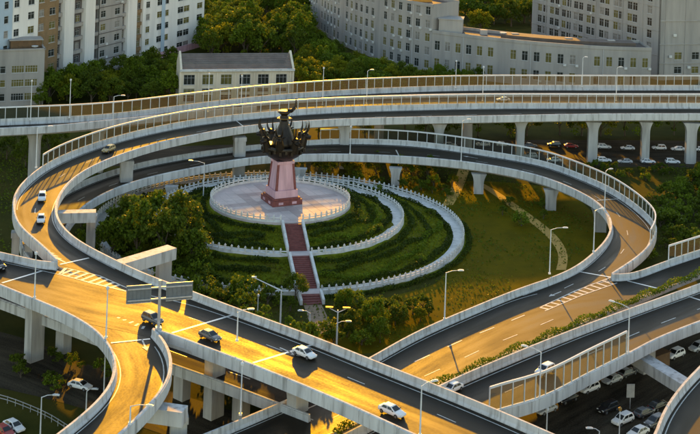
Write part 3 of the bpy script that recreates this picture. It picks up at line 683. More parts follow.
mb = MB(); mb.tube((.0, .0, 16.0), (-.3, .6, 17.2), .3, .2); mb.build('neck', M['bronze'], mon)
for sgn in (-1, 1):
    a = -.45 + (0 if sgn > 0 else math.pi); MB().lathe([(.25, 0), (.4, .35), (.28, .65)], 8, (3.0 * math.cos(a), 3.0 * math.sin(a) - .9, 12.0)).build('floodlight', M['flood'], mon)

# ------------------------------------------------------------------ trees, shrubs, hedges
def leaves(C, size, jit=.35):
    n = len(C); a = rng.normal(size=(n, 3)); a /= np.linalg.norm(a, axis=1)[:, None]; b = rng.normal(size=(n, 3)); b -= (b * a).sum(1)[:, None] * a; b /= np.linalg.norm(b, axis=1)[:, None]
    s = (size * (1 + jit * (rng.random(n) * 2 - 1)))[:, None] / 2; s2 = s * (.55 + .4 * rng.random((n, 1)))
    return np.stack([C - a * s, C + b * s2, C + a * s, C - b * s2], 1)
def crown_pts(r, hz, nclump, nleaf, z0, spread=.3):
    out = []
    for _ in range(nclump):
        d = rng.normal(size=3); d /= np.linalg.norm(d); d[2] = abs(d[2]) * 1.1 - .35 if rng.random() < .85 else d[2]
        k = .45 + .55 * rng.random() ** .5; c = d * np.array([r, r, hz]) * k; rad = r * spread * (.6 + .8 * rng.random())
        q = rng.normal(size=(nleaf, 3)); q /= np.linalg.norm(q, axis=1)[:, None]; q *= (rng.random((nleaf, 1)) ** .4) * rad; q[:, 2] *= .75
        out.append(c + q)
    P = np.vstack(out); P[:, 2] += z0 + hz * .75; return P
def tree_proto(name, r, hz, z0, nc, nl, size, m, trunk=True):
    t = thing(name, 'tree', 'tree'); P = crown_pts(r, hz, nc, nl, z0); obj('crown', quads_mesh('crown', leaves(P, size)), m, t)
    if trunk:
        mb = MB().tube((0, 0, 0), (.1, .05, z0 + hz * .6), .05 * r + .08, .05 * r * .5, 7)
        for k in range(5):
            a = k * 1.26 + rng.random(); mb.tube((.05, .03, z0 * .8 + k * .12 * hz), (r * .6 * math.cos(a), r * .6 * math.sin(a), z0 + hz * (.6 + .1 * k)), .03 * r, .012 * r, 5)
        mb.build('trunk', M['bark'], t)
    return t
protos = [tree_proto('broadleaf_tree', 3.9, 3.6, 1.6, 38, 66, .5, M['leafA']), tree_proto('broadleaf_tree', 3.5, 4.4, 1.8, 36, 64, .48, M['leafB']), tree_proto('broadleaf_tree', 4.3, 3.3, 1.4, 38, 66, .52, M['leafC']), tree_proto('broadleaf_tree', 3.2, 4.8, 1.8, 34, 64, .47, M['leafA'])]
shrubs = [tree_proto('shrub', 1.7, 1.3, .2, 18, 34, .34, M['leafB']), tree_proto('shrub', 1.9, 1.5, .2, 18, 34, .36, M['leafA']), tree_proto('shrub', 1.4, 1.7, .3, 16, 34, .32, M['leafB'])]
used = set()
def plant(pr, x, y, s, label, group=None, z=0, name=None, cat=None):
    if id(pr) not in used: used.add(id(pr)); o = pr
    else: o = copy_tree(pr)
    o.location = (float(x), float(y), z); k = s * (.9 + .2 * random.random()); o.scale = (k, k, s * (.85 + .3 * random.random())); o.rotation_euler = (0, 0, random.random() * 6.28)
    o['label'] = label
    if group: o['group'] = group
    elif 'group' in o: del o['group']
    if cat: o['category'] = cat
    return o
def inpoly(x, y, poly):
    c = False; j = len(poly) - 1
    for i in range(len(poly)):
        xi, yi = poly[i]; xj, yj = poly[j]
        if (yi > y) != (yj > y) and x < (xj - xi) * (y - yi) / (yj - yi) + xi: c = not c
        j = i
    return c
LOOK = ['round mid green ', 'taller dark green ', 'spreading yellowish green ', 'upright mid green ']; SLOOK = ['low dark ', 'broad mid green ', 'upright dark ']
def plant_in(pr, mixw, X, Y, s, label, group):
    i = random.choices(range(len(pr)), mixw)[0]; plant(pr[i], X, Y, s, (LOOK if pr is protos else SLOOK)[i] + label, group)
def wood(poly, sp, label, group, sc=(.8, 1.2), pr=None, mixw=None, avoid=()):
    W_ = [tuple(at(*p, 0)[:2]) for p in poly]; xs = [p[0] for p in W_]; ys = [p[1] for p in W_]; y = min(ys); k = 0; n = 0
    AV = [[tuple(at(*p, 0)[:2]) for p in a] for a in avoid]
    while y < max(ys):
        x = min(xs) + (k % 2) * sp / 2
        while x < max(xs):
            X = x + random.uniform(-.3, .3) * sp; Y = y + random.uniform(-.3, .3) * sp
            if inpoly(X, Y, W_) and not any(inpoly(X, Y, a) for a in AV): plant_in(pr or protos, mixw, X, Y, random.uniform(*sc), label, group); n += 1
            x += sp
        y += sp * .9; k += 1
    return n
nw = 0
nw += wood([(40, 107), (60, 88), (120, 82), (175, 66), (186, 80), (183, 104)], 6.0, 'tree in the belt between the apartment block and the far viaduct', 'trees below the apartment block', (.75, 1.15), mixw=(3, 2, 3, 2))
nw += wood([(205, 62), (203, 20), (240, 5), (302, 12), (300, 32), (310, 62)], 9.0, 'tree in the wood behind the cream building', 'trees behind the cream building', (1.2, 1.7), mixw=(3, 3, 2, 3), avoid=[[(254, 36), (284, 36), (284, 22), (254, 22)]])
nw += wood([(206, 5), (205, -22), (300, -26), (300, 8)], 13, 'tree at the back of the wood behind the cream building', 'trees behind the cream building', (1.5, 2.1))
nw += wood([(293, 95), (297, 60), (312, 40), (330, 57), (372, 75), (420, 85), (450, 91), (450, 97), (360, 96)], 6.0, 'tree below the curved grey building', 'trees below the curved building', (.7, 1.05), mixw=(4, 2, 4, 2))
nw += wood([(452, 22), (460, -18), (535, -22), (545, 10), (552, 26), (530, 30)], 10.5, 'tree in the wood behind the curved grey building', 'trees behind the curved building', (1.0, 1.5), mixw=(3, 4, 1, 3))
nw += wood([(430, 139), (520, 137.5), (760, 138), (760, 133), (430, 134)], 6.0, 'street tree standing behind the parked cars of the back street', 'trees along the back street', (.95, 1.2), mixw=(3, 3, 1, 2))
nw += wood([(60, 141), (300, 136.5), (430, 136), (430, 132), (300, 132), (60, 137)], 6.0, 'tree glimpsed between the upper and lower loops', 'trees between the loops', (.8, 1.1), mixw=(3, 3, 1, 2))
nw += wood([(-20, 178), (-20, 150), (60, 146), (90, 150), (30, 168)], 7.0, 'tree growing under the far viaduct at left', 'trees under the far viaduct', (.5, .9), mixw=(3, 3, 1, 2))
nw += wood([(-10, 108), (40, 106), (44, 103), (44, 108)], 4.0, 'tree in front of the low grey office', 'trees before the low office', (.5, .7))
plant(protos[0], *at(556, 30)[:2], 1.5, 'single round tree between the curved building and the tall slab building')
plant(protos[2], *at(480, 31)[:2], 1.4, 'large tree behind the roof of the curved building')
for p, s in (((665, 76), .9), ((690, 77), .8), ((679, 78), .6)): plant(protos[0], *at(*p)[:2], s, 'green tree in front of the grey end block at right', 'trees before the end block')
wood([(30, 343), (80, 365), (112, 372), (150, 388), (140, 396), (80, 376), (30, 352)], 3.0, 'shrub on the verge behind the dark street under the exit ramp', 'shrubs behind the dark street', (.4, .7), shrubs)
wood([(168, 268), (190, 270), (230, 300), (262, 322), (240, 318), (180, 292)], 3.4, 'shrub against the back of the main viaduct', 'shrubs against the viaduct', (.8, 1.5), shrubs)
RB = offs(resamp(C_far_in, 1.0), -5.0 if side_of(C_far_in, Cn) > 0 else 5.0)  # added tree rows, mostly hidden, blocking low sun from reaching under the deck
for k, (off, i0) in enumerate(((0, 0), (3.4, 2), (6.2, 4))):
    for i in range(i0, int(len(RB) * .31), 4):
        q_ = offs(RB, off * (-1 if side_of(C_far_in, Cn) > 0 else 1))[i]
        if abs((q_[:2] - S0) @ SN) < 4.5: continue
        plant(protos[(i + k) % 4], q_[0] + random.uniform(-.6, .6), q_[1] + random.uniform(-.6, .6), (1.18, 1.0, .8)[k] * random.uniform(.9, 1.05), LOOK[(i + k) % 4] + 'tree added close behind the main viaduct parapet to block low sun', 'added sun-blocking trees behind the main viaduct')
wood([(430, 97), (485, 93.5), (485, 86), (430, 80)], 4.5, 'tree at the foot of the curved building middle', 'trees below the curved building', (.5, .8), mixw=(3, 3, 1, 2))
# trees inside the loop
for k, (p, s_, m_) in enumerate((((128, 243), 1.15, 1), ((152, 246), 1.5, 0), ((180, 254), 1.3, 1), ((136, 262), 1.2, 3), ((164, 268), 1.25, 1), ((192, 268), .95, 0), ((112, 258), .95, 0), ((203, 250), .6, 1))):
    plant(protos[m_], *at(*p)[:2], s_, ['dark tree at the upper left of the clump inside the left loop', 'largest tree of the clump inside the left loop, at its top', 'broad tree at the right of the clump inside the left loop', 'upright tree low in the clump just above the portal beam', 'dark tree in the lower middle of the clump inside the left loop', 'round tree at the lower right of the clump inside the left loop', 'tree at the far left of the clump, beside the thin portal bent', 'small dark tree between the clump and the plaza'][k], 'clump of trees inside the left loop')
plant(protos[1], *at(295, 300)[:2], .62, 'dark round tree beside the garden stairs')
for k, (p, s) in enumerate((((325, 176), .5), ((351, 176), .42), ((376, 177), .5), ((401, 180), .55), ((428, 182), .5), ((308, 175), .42))):
    plant(protos[(0, 2, 1, 0, 1, 3)[k]], *at(*p)[:2], s * 1.45, ['small tree second in the row behind the plaza, right of the monument', 'narrow pale tree third in the row behind the plaza', 'dark bushy tree fourth in the row behind the plaza', 'broad tree fifth in the row behind the plaza', 'small tree at the right end of the row behind the plaza', 'small tree just right of the monument, first of the row'][k], 'row of trees behind the plaza')
for k, (p, s) in enumerate((((345, 310), .5), ((373, 328), .6), ((352, 335), .45), ((395, 325), .4), ((380, 343), .45), ((420, 322), .35))):
    plant(protos[(0, 0, 1, 1, 3, 2)[k]], *at(*p)[:2], s, ['leafy tree nearest the foot of the garden stairs', 'pale leafy tree beside the highway parapet below the lawn', 'dark bushy tree behind the main viaduct parapet', 'low dark tree at the lower edge of the lawn', 'narrow tree in the corner where the viaduct crosses the highway', 'lowest bushy tree along the highway parapet'][k], 'trees below the lawn')
wood([(600, 262), (664, 205), (680, 175), (760, 172), (760, 240), (640, 260)], 4.2, 'shrub in the rough ground right of the lower loop', 'shrubs right of the lower loop', (.8, 1.5), shrubs)
wood([(660, 182), (690, 178), (760, 178), (760, 215), (700, 225)], 9, 'tree in the rough ground right of the lower loop', 'young trees right of the lower loop', (.45, .7), mixw=(2, 3, 1, 2))
wood([(315, 345), (340, 300), (400, 305), (440, 312), (400, 330), (372, 348)], 4.0, 'shrub in the thicket below the lawn', 'shrubs below the lawn', (.7, 1.2), shrubs)
wood([(180, 282), (200, 262), (225, 285), (270, 300), (300, 312), (262, 308), (200, 290)], 3.6, 'shrub between the garden and the main viaduct', 'shrubs by the main viaduct', (.8, 1.4), shrubs)
wood([(105, 262), (175, 268), (200, 255), (205, 240), (215, 262), (170, 285)], 4.6, 'shrub at the foot of the largest tree', 'shrubs round the largest tree', (.8, 1.4), shrubs)
wood([(70, 300), (80, 225), (105, 215), (108, 262), (130, 285)], 4.6, 'shrub in the dark ground inside the loop ramps', 'shrubs inside the loops', (.8, 1.4), shrubs)
wood([(0, 372), (20, 360), (60, 385), (90, 398), (60, 396)], 3.5, 'shrub on the verge under the main viaduct', 'shrubs under the main viaduct', (.5, .9), shrubs)
wood([(470, 215), (520, 195), (545, 200), (560, 215), (530, 235)], 7.5, 'shrub on the lawn near the curved path', 'shrubs on the lawn', (.6, 1.1), shrubs)
wood([(345, 178), (470, 186), (440, 200), (370, 186)], 4.5, 'shrub behind the plaza', 'shrubs behind the plaza', (.6, 1.0), shrubs)
wood([(560, 167), (660, 168), (680, 176), (640, 184), (600, 174)], 4.2, 'shrub along the near side of the back street', 'shrubs by the back street', (.5, .9), shrubs)

def hedge(P, w, h, dens, size, m, label, name='hedge', group=None):
    P = resamp(P, 1.0); L = len(P); n = int(L * dens); i = rng.integers(0, L - 1, n); t = rng.random((n, 1)); C = P[i] * (1 - t) + P[i + 1] * t
    N = normals(P)[i]; o = (rng.random(n) - .5) * w; C[:, :2] += N * o[:, None]; C[:, 2] += rng.random(n) ** .7 * h * (1 - .5 * (np.abs(o) / (w / 2)) ** 3) * (.8 + .35 * np.sin(i * .7 + rng.random() * 6))
    return tag(obj(name, quads_mesh(name, leaves(C, size)), m), label, 'hedge', group)
hedge(offs(G_near, 0.0, .15)[20:] + [0, 0, 0], 1.3, 1.25, 70, .3, M['leafA'], 'long hedge on the median between the wide highway and the grey carriageway')
def arc(R, a0, a1, amp=0, fr=5, n=90):
    T = np.linspace(a0, a1, n); ph = rng.random() * 6
    rr = R + amp * np.sin(T * fr + ph) + amp * .5 * np.sin(T * fr * 2.3 + ph * 2); f = np.clip((rr - R1) / (R3 - R1), 0, 1)
    z = np.where(rr < R2 - 2.4, 5.2 - 2.1 * (rr - R1 - .3) / (R2 - 2.6 - R1), 2.5 - 2.1 * (rr - R2 - .5) / (R3 - 3 - R2)); return np.stack([CX + rr * np.cos(T), CY + rr * np.sin(T), z], 1)
gs = math.atan2(SDIR[1], SDIR[0])
for k, (R, a0, a1, amp, m) in enumerate(((16.2, .12, 6.1, .2, 'leafB'), (18.6, .2, 2.6, .9, 'leafB'), (18.4, 3.2, 6.0, .9, 'leafB'), (21.0, .15, 1.6, 1.0, 'leafA'), (20.8, 2.0, 6.0, 1.1, 'leafB'), (22.6, .12, 6.1, .25, 'leafB'), (27.4, .1, 6.15, .3, 'leafB'), (30.0, .12, 2.9, 1.0, 'leafB'), (29.8, 3.3, 6.1, 1.0, 'leafB'), (32.4, .1, 1.5, 1.3, 'leafA'), (32.2, 1.9, 6.0, 1.4, 'leafB'), (35.2, .1, 6.2, .3, 'leafB'))):
    lab = ['low clipped hedge hugging the plaza balustrade', 'wavy hedge high on the right hand slope of the upper bed', 'wavy hedge high on the left slope of the upper bed', 'paler wavy hedge on the lower right of the upper bed', 'wavy hedge low in the upper bed', 'low clipped hedge along the inside of the middle ring path', 'low clipped hedge just outside the middle balustrade', 'wavy hedge high on the right slope of the lower bed', 'wavy hedge high on the left slope of the lower bed', 'paler wavy hedge on the lower right of the lower bed', 'wavy hedge low in the lower bed', 'low clipped hedge along the inside of the outer ring path'][k]
    hedge(arc(R, gs + a0, gs + a1, amp), 1.35, .95, 75, .32, M['leafA' if m == 'leafA' else 'leafD'], lab)
T = np.linspace(gs + .06, gs + 6.2, 90); hedge(np.stack([CX + 39.6 * np.cos(T), CY + 39.6 * np.sin(T), 0 * T], 1), 1.3, .9, 55, .3, M['leafD'], 'clipped hedge outside the balustrade at the foot of the mound')
for k, (R_, a, s_) in enumerate(((23.0, .5, .5), (22.6, .95, .6), (19.5, 1.5, .5), (28.5, .45, .55), (34.2, .8, .6), (28.2, 1.25, .5), (33.8, 1.7, .7), (16.9, 2.0, .55), (33.5, 5.6, .6), (27.8, 5.2, .5), (22.4, 5.75, .5), (17.2, 1.1, .6), (30.5, .25, .5), (34.5, 2.3, .6), (28.0, 2.0, .6), (23.0, 1.9, .5))):
    q_ = arc(R_, gs + a, gs + a + .01, 0, n=2)[0]; plant(shrubs[k % 3], q_[0], q_[1], s_, SLOOK[k % 3] + 'clipped shrub among the hedges of the garden mound', 'shrubs in the garden beds', z=float(q_[2]))
# ground cover nobody could count
n = 26000; r = np.sqrt(rng.uniform((R1 + .5) ** 2, (R3 - 2.4) ** 2, n)); t = rng.uniform(0, 2 * math.pi, n); k = (r < R2 - 2.5) | (r > R2 + .4); r = r[k]; t = t[k]
z = np.where(r < R2 - 2.4, 5.2 - 2.1 * (r - R1 - .3) / (R2 - 2.6 - R1), 2.5 - 2.1 * (r - R2 - .5) / (R3 - 3 - R2)); C = np.stack([CX + r * np.cos(t), CY + r * np.sin(t), z + .12 + .15 * rng.random(len(r))], 1)
dx = (C[:, :2] - S0) @ SN; al = (C[:, :2] - S0) @ SDIR; C = C[~((np.abs(dx) < 2.4) & (al > 0))]
tag(obj('ground_cover', quads_mesh('ground_cover', leaves(C, .42)), M['leafC']), kind='stuff')
def scatter(poly, n, size, m, name, avoid=None):
    W_ = np.array([at(*p, 0)[:2] for p in poly]); lo, hi = W_.min(0), W_.max(0); Q = rng.random((n, 2)) * (hi - lo) + lo
    keep = np.array([inpoly(x, y, [tuple(p) for p in W_]) for x, y in Q]); Q = Q[keep]; d = np.hypot(Q[:, 0] - CX, Q[:, 1] - CY); Q = Q[d > R3 + .8]
    # clumping
    g = np.sin(Q[:, 0] * .31) + np.sin(Q[:, 1] * .23 + Q[:, 0] * .1) + rng.normal(size=len(Q)) * .8; Q = Q[g > -.4]
    C = np.c_[Q, .05 + .3 * rng.random(len(Q))]; tag(obj(name, quads_mesh(name, leaves(C, size)), m), kind='stuff')
scatter([(90, 200), (110, 190), (250, 172), (470, 168), (590, 205), (600, 240), (560, 268), (372, 350), (240, 305), (70, 262)], 26000, .4, M['leafB'], 'grass')
scatter([(600, 270), (665, 165), (780, 165), (780, 235)], 12000, .45, M['leafB'], 'undergrowth')
scatter([(-60, 300), (-40, 150), (120, 150), (40, 260)], 9000, .5, M['leafB'], 'undergrowth')

# ------------------------------------------------------------------ buildings
def plan_s(px, p0, p1):
    """distance along the wall line p0-p1 at which the sight line of column px meets it (camera at the origin of the plan)"""
    q = at(px, 60, 0)[:2]; d = (p1 - p0)[:2]; A = np.array([[q[0], -d[0]], [q[1], -d[1]]]); k = np.linalg.solve(A, p0[:2]); return k[1] * np.linalg.norm(d)
WIN = {}
def window_meshes(w, h, mull):
    key = (round(w, 2), round(h, 2), mull)
    if key not in WIN:
        t = .09; mb = MB().box((0, 0, t / 2), (w, .12, t)).box((0, 0, h - t / 2), (w, .12, t)).box((-w / 2 + t / 2, 0, h / 2), (t, .116, h - 2 * t)).box((w / 2 - t / 2, 0, h / 2), (t, .116, h - 2 * t))
        for i in range(1, mull + 1): mb.box((-w / 2 + w * i / (mull + 1), 0, h / 2), (.07, .11, h - 2 * t))
        mb.box((0, 0, h * .68), (w - 2 * t, .1, .06)); mb.box((0, -.14, -.06), (w + .3, .3, .1))
        WIN[key] = (mb.mesh('window'), {m: MB().box((0, .0, h / 2), (w - .1, .03, h - .1)).mesh('pane') for m in (0, 1, 2)})
    return WIN[key]
def wall(parent, p0, p1, z0, z1, cols, rows, m, loc, glass=('wglass', 'wglassy', 'wcurtain'), pg=.3, mull=1, skip=(), depth=.28, name='wall', ac=0.0):
    """wall with real openings: cols [(s0,s1)], rows [(z0,z1)]; a window (frame > pane) stands recessed in each"""
    p0 = np.array(p0[:2]); p1 = np.array(p1[:2]); d = p1 - p0; L = np.linalg.norm(d); d /= L; n = np.array([d[1], -d[0]]); rz = math.atan2(d[1], d[0])
    if n @ p0 > 0: n = -n
    xs = [0] + [v for c in sorted(cols) for v in c] + [L]; zs = [z0] + [v for r in sorted(rows) for v in r] + [z1]; V = []; Fc = []
    def q(a, b, c, e):
        k = len(V); V.extend([a, b, c, e]); Fc.append((k, k + 1, k + 2, k + 3))
    def pt(s, z, dd=0): w = p0 + d * s - n * dd; return (w[0], w[1], z)
    for i in range(len(xs) - 1):
        for j in range(len(zs) - 1):
            a, b, c, e = xs[i], xs[i + 1], zs[j], zs[j + 1]
            if b - a < 1e-4 or e - c < 1e-4: continue
            if i % 2 and j % 2 and (i // 2, j // 2) not in skip:
                q(pt(a, c), pt(b, c), pt(b, c, depth), pt(a, c, depth)); q(pt(a, e), pt(a, e, depth), pt(b, e, depth), pt(b, e)); q(pt(a, c), pt(a, c, depth), pt(a, e, depth), pt(a, e)); q(pt(b, c), pt(b, e), pt(b, e, depth), pt(b, c, depth))
                fm, pm = window_meshes(b - a, e - c, mull); s = p0 + d * ((a + b) / 2) - n * (depth - .1)
                flip = 0 if (d[0] * n[1] - d[1] * n[0]) < 0 else math.pi
                o = obj('window', fm, M['frame'], parent, (s[0] - loc[0], s[1] - loc[1], c - loc[2]), (0, 0, rz + flip))
                gi = 1 if random.random() < pg else (2 if random.random() < .22 else 0)
                if not pm[gi].materials: pm[gi].materials.append(M[glass[gi]])
                obj('pane', pm[gi], None, o)
                if ac and random.random() < ac:
                    s2 = p0 + d * min(L - .5, b + .55) + n * .3; k = bpy.data.meshes.get('ac_unit') or MB().box((0, 0, 0), (.95, .4, .7)).box((0, -.21, 0), (.5, .03, .5)).mesh('ac_unit')
                    obj('ac_unit', k, M['white'], parent, (s2[0] - loc[0], s2[1] - loc[1], c - loc[2] - .3), (0, 0, rz + flip))
            else: q(pt(a, c), pt(b, c), pt(b, e), pt(a, e))
    return wobj(name, mesh(name, V, Fc), m, parent)
def slabbox(parent, pts, z0, z1, m, name):
    n = len(pts); V = [(*p[:2], z0) for p in pts] + [(*p[:2], z1) for p in pts]; Fc = [tuple(range(n)), tuple(n + i for i in range(n))] + [(i, (i + 1) % n, n + (i + 1) % n, n + i) for i in range(n)]
    return wobj(name, fixn(mesh(name, V, Fc)), m, parent)

# apartment block
a0, a1 = at(-30, 112), at(202, 46); d = (a1 - a0)[:2]; AL = np.linalg.norm(d); ad = d / AL; an = np.array([ad[1], -ad[0]]); an = -an if an @ a0[:2] > 0 else an
apt = thing('apartment_block', 'tall apartment block at top left with white and brown facade strips', 'apartment block', (a0[0], a0[1], 0)); HA = 36.0
S = lambda px: float(plan_s(px, a0, a1))
def strip_wall(x0, x1, m, cols, prj=0, rows=None, **k):
    cols = [(c, w * 1.25) for c, w in cols]
    b0 = a0[:2] + ad * S(x0) + an * prj; b1 = a0[:2] + ad * S(x1) + an * prj; s0 = S(x0)
    wall(apt, b0, b1, 0, HA, [(S(c) - s0 - w / 2, S(c) - s0 + w / 2) for c, w in cols], rows if rows is not None else [(1.5 + 4.3 * i, 3.7 + 4.3 * i) for i in range(8)], m, (a0[0], a0[1], 0), **k)
    if abs(prj) > .01:
        for (bb, sx) in ((b0, x0), (b1, x1)):
            e = a0[:2] + ad * S(sx) - an * 1.5; V = [(*bb, 0), (*e, 0), (*e, HA), (*bb, HA)]; wobj('return_wall', mesh('return_wall', V, [(0, 1, 2, 3)]), m, apt)
strip_wall(-30, 11, M['wblue'], [(5, 1.6)], 0, mull=0)
strip_wall(11, 36, M['wapt'], [(14.5, 2.0), (29, 2.4)], .3)
strip_wall(36, 57, M['wbrown'], [(40, 2.0), (51, 2.4)], 0, pg=.5)
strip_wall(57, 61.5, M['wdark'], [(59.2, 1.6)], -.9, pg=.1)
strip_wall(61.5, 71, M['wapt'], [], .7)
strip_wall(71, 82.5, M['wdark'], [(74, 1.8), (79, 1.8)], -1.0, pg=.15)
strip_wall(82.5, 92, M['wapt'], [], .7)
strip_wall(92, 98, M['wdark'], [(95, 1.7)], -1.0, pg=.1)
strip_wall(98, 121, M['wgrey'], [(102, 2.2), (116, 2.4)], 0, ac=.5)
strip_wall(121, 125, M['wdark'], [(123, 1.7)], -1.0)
strip_wall(125, 134, M['wapt'], [], .6)
strip_wall(134, 141, M['wbrown'], [(136, 1.8), (139, 1.8)], -.8, pg=.6)
strip_wall(141, 202, M['wapt'], [(146, 2.0), (158, 3.0), (164, 3.0), (178.5, 3.2), (184.5, 3.2), (197.5, 3.2)], .2, pg=.45)
for x0, x1 in ((57.4, 61), (71.5, 82), (92.5, 97.5), (121.3, 124.7), (134.5, 140.5)):
    bm_ = MB().box((0, 0, .55), (S(x1) - S(x0), .9, 1.05)).box((0, -.02, 1.15), (S(x1) - S(x0) + .02, 1.0, .1)).mesh('balcony')
    for i in range(8):
        c = a0[:2] + ad * (S(x0) + S(x1)) / 2 - an * .55; obj('balcony', bm_, M['wgrey'] if x0 < 130 else M['wbrown'], apt, (c[0] - a0[0], c[1] - a0[1], .3 + 4.3 * i), (0, 0, math.atan2(ad[1], ad[0])))
b0 = a0[:2] + ad * S(161.2); MB().box((*(b0 + an * .26), HA / 2), (2.2, .12, HA), math.atan2(ad[1], ad[0])).wbuild('blue_panel', M['wblue'], apt)
for i in range(8):
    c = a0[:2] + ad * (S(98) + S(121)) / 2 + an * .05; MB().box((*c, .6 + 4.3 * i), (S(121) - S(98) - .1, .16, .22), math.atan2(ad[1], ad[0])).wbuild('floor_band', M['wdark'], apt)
bk = -an * 16
slabbox(apt, [a0[:2] - an * 1.6, a1[:2] - an * 1.6, a1[:2] + bk, a0[:2] + bk], 0, HA, M['wapt'], 'core')
slabbox(apt, [a0[:2] - an * 1.6, a1[:2] + an * .8, a1[:2] + bk, a0[:2] + bk], HA + .01, HA + .8, M['wapt'], 'roof')
c = a0[:2] + ad * (S(141) + S(202)) / 2 + an * .3; MB().box((*c, 1.1), (S(202) - S(141) + 1, .5, 2.2), math.atan2(ad[1], ad[0])).wbuild('base_course', M['pink'], apt)

# low grey office at the left edge
o0, o1 = at(-30, 108), at(43, 104.5); lo = thing('low_office', 'low grey office with banded windows and a roof hut at left edge', 'office', (o0[0], o0[1], 0)); OH = 16.0
D = (o1 - o0)[:2]; OL = np.linalg.norm(D); od = D / OL; on = np.array([od[1], -od[0]]); on = -on if on @ o0[:2] > 0 else on
SO = lambda px: float(plan_s(px, o0, o1))
wall(lo, o0, o1, 0, OH, [(SO(-20), SO(6)), (SO(12), SO(24.5)), (SO(25.5), SO(38))], [(1.5, 3.6), (5.5, 7.6), (9.5, 11.6)], M['wgrey'], (o0[0], o0[1], 0), mull=4, pg=.35)
slabbox(lo, [o0[:2] - on * .3, o1[:2] - on * .3, o1[:2] - on * 14, o0[:2] - on * 14], 0, OH - .4, M['roofb'], 'roof')
wall(lo, o1[:2], o1[:2] - on * 14, 0, OH, [], [], M['wgrey'], (o0[0], o0[1], 0), name='side_wall')
for (e0, e1) in ((o0[:2], o1[:2]), (o1[:2], o1[:2] - on * 14)):
    cc = (e0 + e1) / 2; dd = e1 - e0; MB().box((*cc, OH + .2), (np.linalg.norm(dd) + .5, .5, .5), math.atan2(dd[1], dd[0])).wbuild('roof_kerb', M['wgrey'], lo)
c = o0[:2] + od * SO(28) - on * 7; MB().box((*c, OH + .9), (9, 5, 2.4), math.atan2(od[1], od[0])).wbuild('roof_hut', M['brown'], lo)
MB().box((*c, OH + 2.2), (9.8, 5.8, .25), math.atan2(od[1], od[0])).wbuild('hut_roof', M['wgrey'], lo)
mb = MB().lathe([(.1, 0), (.9, .35), (1.0, .6)], 12, (*(o0[:2] + od * SO(36) - on * 3), OH + .1)); mb.wbuild('roof_dish', M['white'], lo)

# cream two storey building with grey pitched roof
c0, c1 = at(180, 106), at(292, 104.5); cb = thing('cream_building', 'cream two storey building with grey pitched roof behind the far viaduct', 'building', (c0[0], c0[1], 0))
SCb = lambda px: float(plan_s(px, c0, c1)); cdv = (c1 - c0)[:2]; cL = np.linalg.norm(cdv); cdv /= cL; cn = np.array([cdv[1], -cdv[0]]); cn = -cn if cn @ c0[:2] > 0 else cn
CHt = 10.2
wall(cb, c0, c1, 0, CHt, [(SCb(x) - 1.65, SCb(x) + 1.65) for x in (190, 208.5, 227, 245.6, 264, 282)], [(1.2, 3.2), (3.9, 5.1), (6.2, 9.2)], M['cream'], (c0[0], c0[1], 0), mull=2, pg=.5)
for i, x in enumerate((181, 199, 217.7, 236.3, 254.8, 273, 291)): cc = c0[:2] + cdv * SCb(x) + cn * .12; MB().box((*cc, CHt / 2 - .1), (.5, .3, CHt - .3), math.atan2(cdv[1], cdv[0])).wbuild('pilaster', M['cream'], cb)
cc = c0[:2] + cdv * cL / 2 + cn * .3; MB().box((*cc, CHt + .32), (cL + .8, 1.0, .6), math.atan2(cdv[1], cdv[0])).wbuild('cornice', M['white'], cb)
Dp = 12.0; q = lambda s, dd, z: (*(c0[:2] + cdv * s - cn * dd), z); V = []; Fc = []
NT = 14
for k in range(NT):
    a = k / NT; b = (k + 1) / NT; z0_ = CHt + .62 + 3.6 * a; z1_ = CHt + .62 + 3.6 * b
    for (dd0, dd1) in ((a * Dp / 2, b * Dp / 2), (Dp - a * Dp / 2, Dp - b * Dp / 2)):
        i = len(V); V += [q(.35, dd0, z0_ + .08), q(cL - .35, dd0, z0_ + .08), q(cL - .35, dd1, z1_), q(.35, dd1, z1_)]; Fc.append((i, i + 1, i + 2, i + 3))
tag(wobj('roof_tile', mesh('roof_tile', V, Fc), M['roof'], cb), kind='stuff')
for s in (0, cL):
    V = [q(s - .3, -.2, 0), q(s - .3, Dp, 0), q(s - .3, Dp, CHt + .8), q(s - .3, Dp / 2, CHt + 5.0), q(s - .3, -.2, CHt + 1.0)]; V += [tuple(np.array(v) + np.array([*cdv * .6, 0])) for v in V]
    wobj('gable_wall', fixn(mesh('gable_wall', V, [(0, 1, 2, 3, 4), (9, 8, 7, 6, 5)] + [(i, (i + 1) % 5, 5 + (i + 1) % 5, 5 + i) for i in range(5)])), M['cream'], cb)
wall(cb, c0[:2] - cn * Dp, c1[:2] - cn * Dp, 0, CHt, [], [], M['cream'], (c0[0], c0[1], 0), name='back_wall')

# curved grey building
cv = thing('curved_building', 'long grey curved building with air conditioners and a stepped flat roof', 'building', (*at(450, 84)[:2], 0)); cvl = np.array([*at(450, 84)[:2], 0])
def curved(pts, Ht, per, rows, m, pg, ac, wdt=2.0):
    K = resamp(smooth(resamp(catmull(np.array([at(*p) for p in pts])), 2.0), 12), per)[:, :2]
    for i in range(len(K) - 1):
        L = np.linalg.norm(K[i + 1] - K[i]); cols = [] if i % 7 == 6 else [(L / 2 - wdt / 2, L / 2 + wdt / 2)]
        wall(cv, K[i], K[i + 1], 0, Ht, cols, rows, m, cvl, pg=pg, ac=ac, mull=1)
    return K
Kl = curved([(303, 20), (318, 31), (338, 43), (360, 53), (385, 62), (410, 69), (431, 73)], 23.0, 4.4, [(1.4 + 4.6 * i, 4.2 + 4.6 * i) for i in range(5)], M['wlg'], .35, .45)
Kr = curved([(431, 73.2), (460, 77.5), (495, 82), (530, 86), (570, 89.5), (610, 92), (650, 93)], 14.2, 3.9, [(2.2, 5.4), (8.2, 11.4)], M['wlg'], .5, .3)
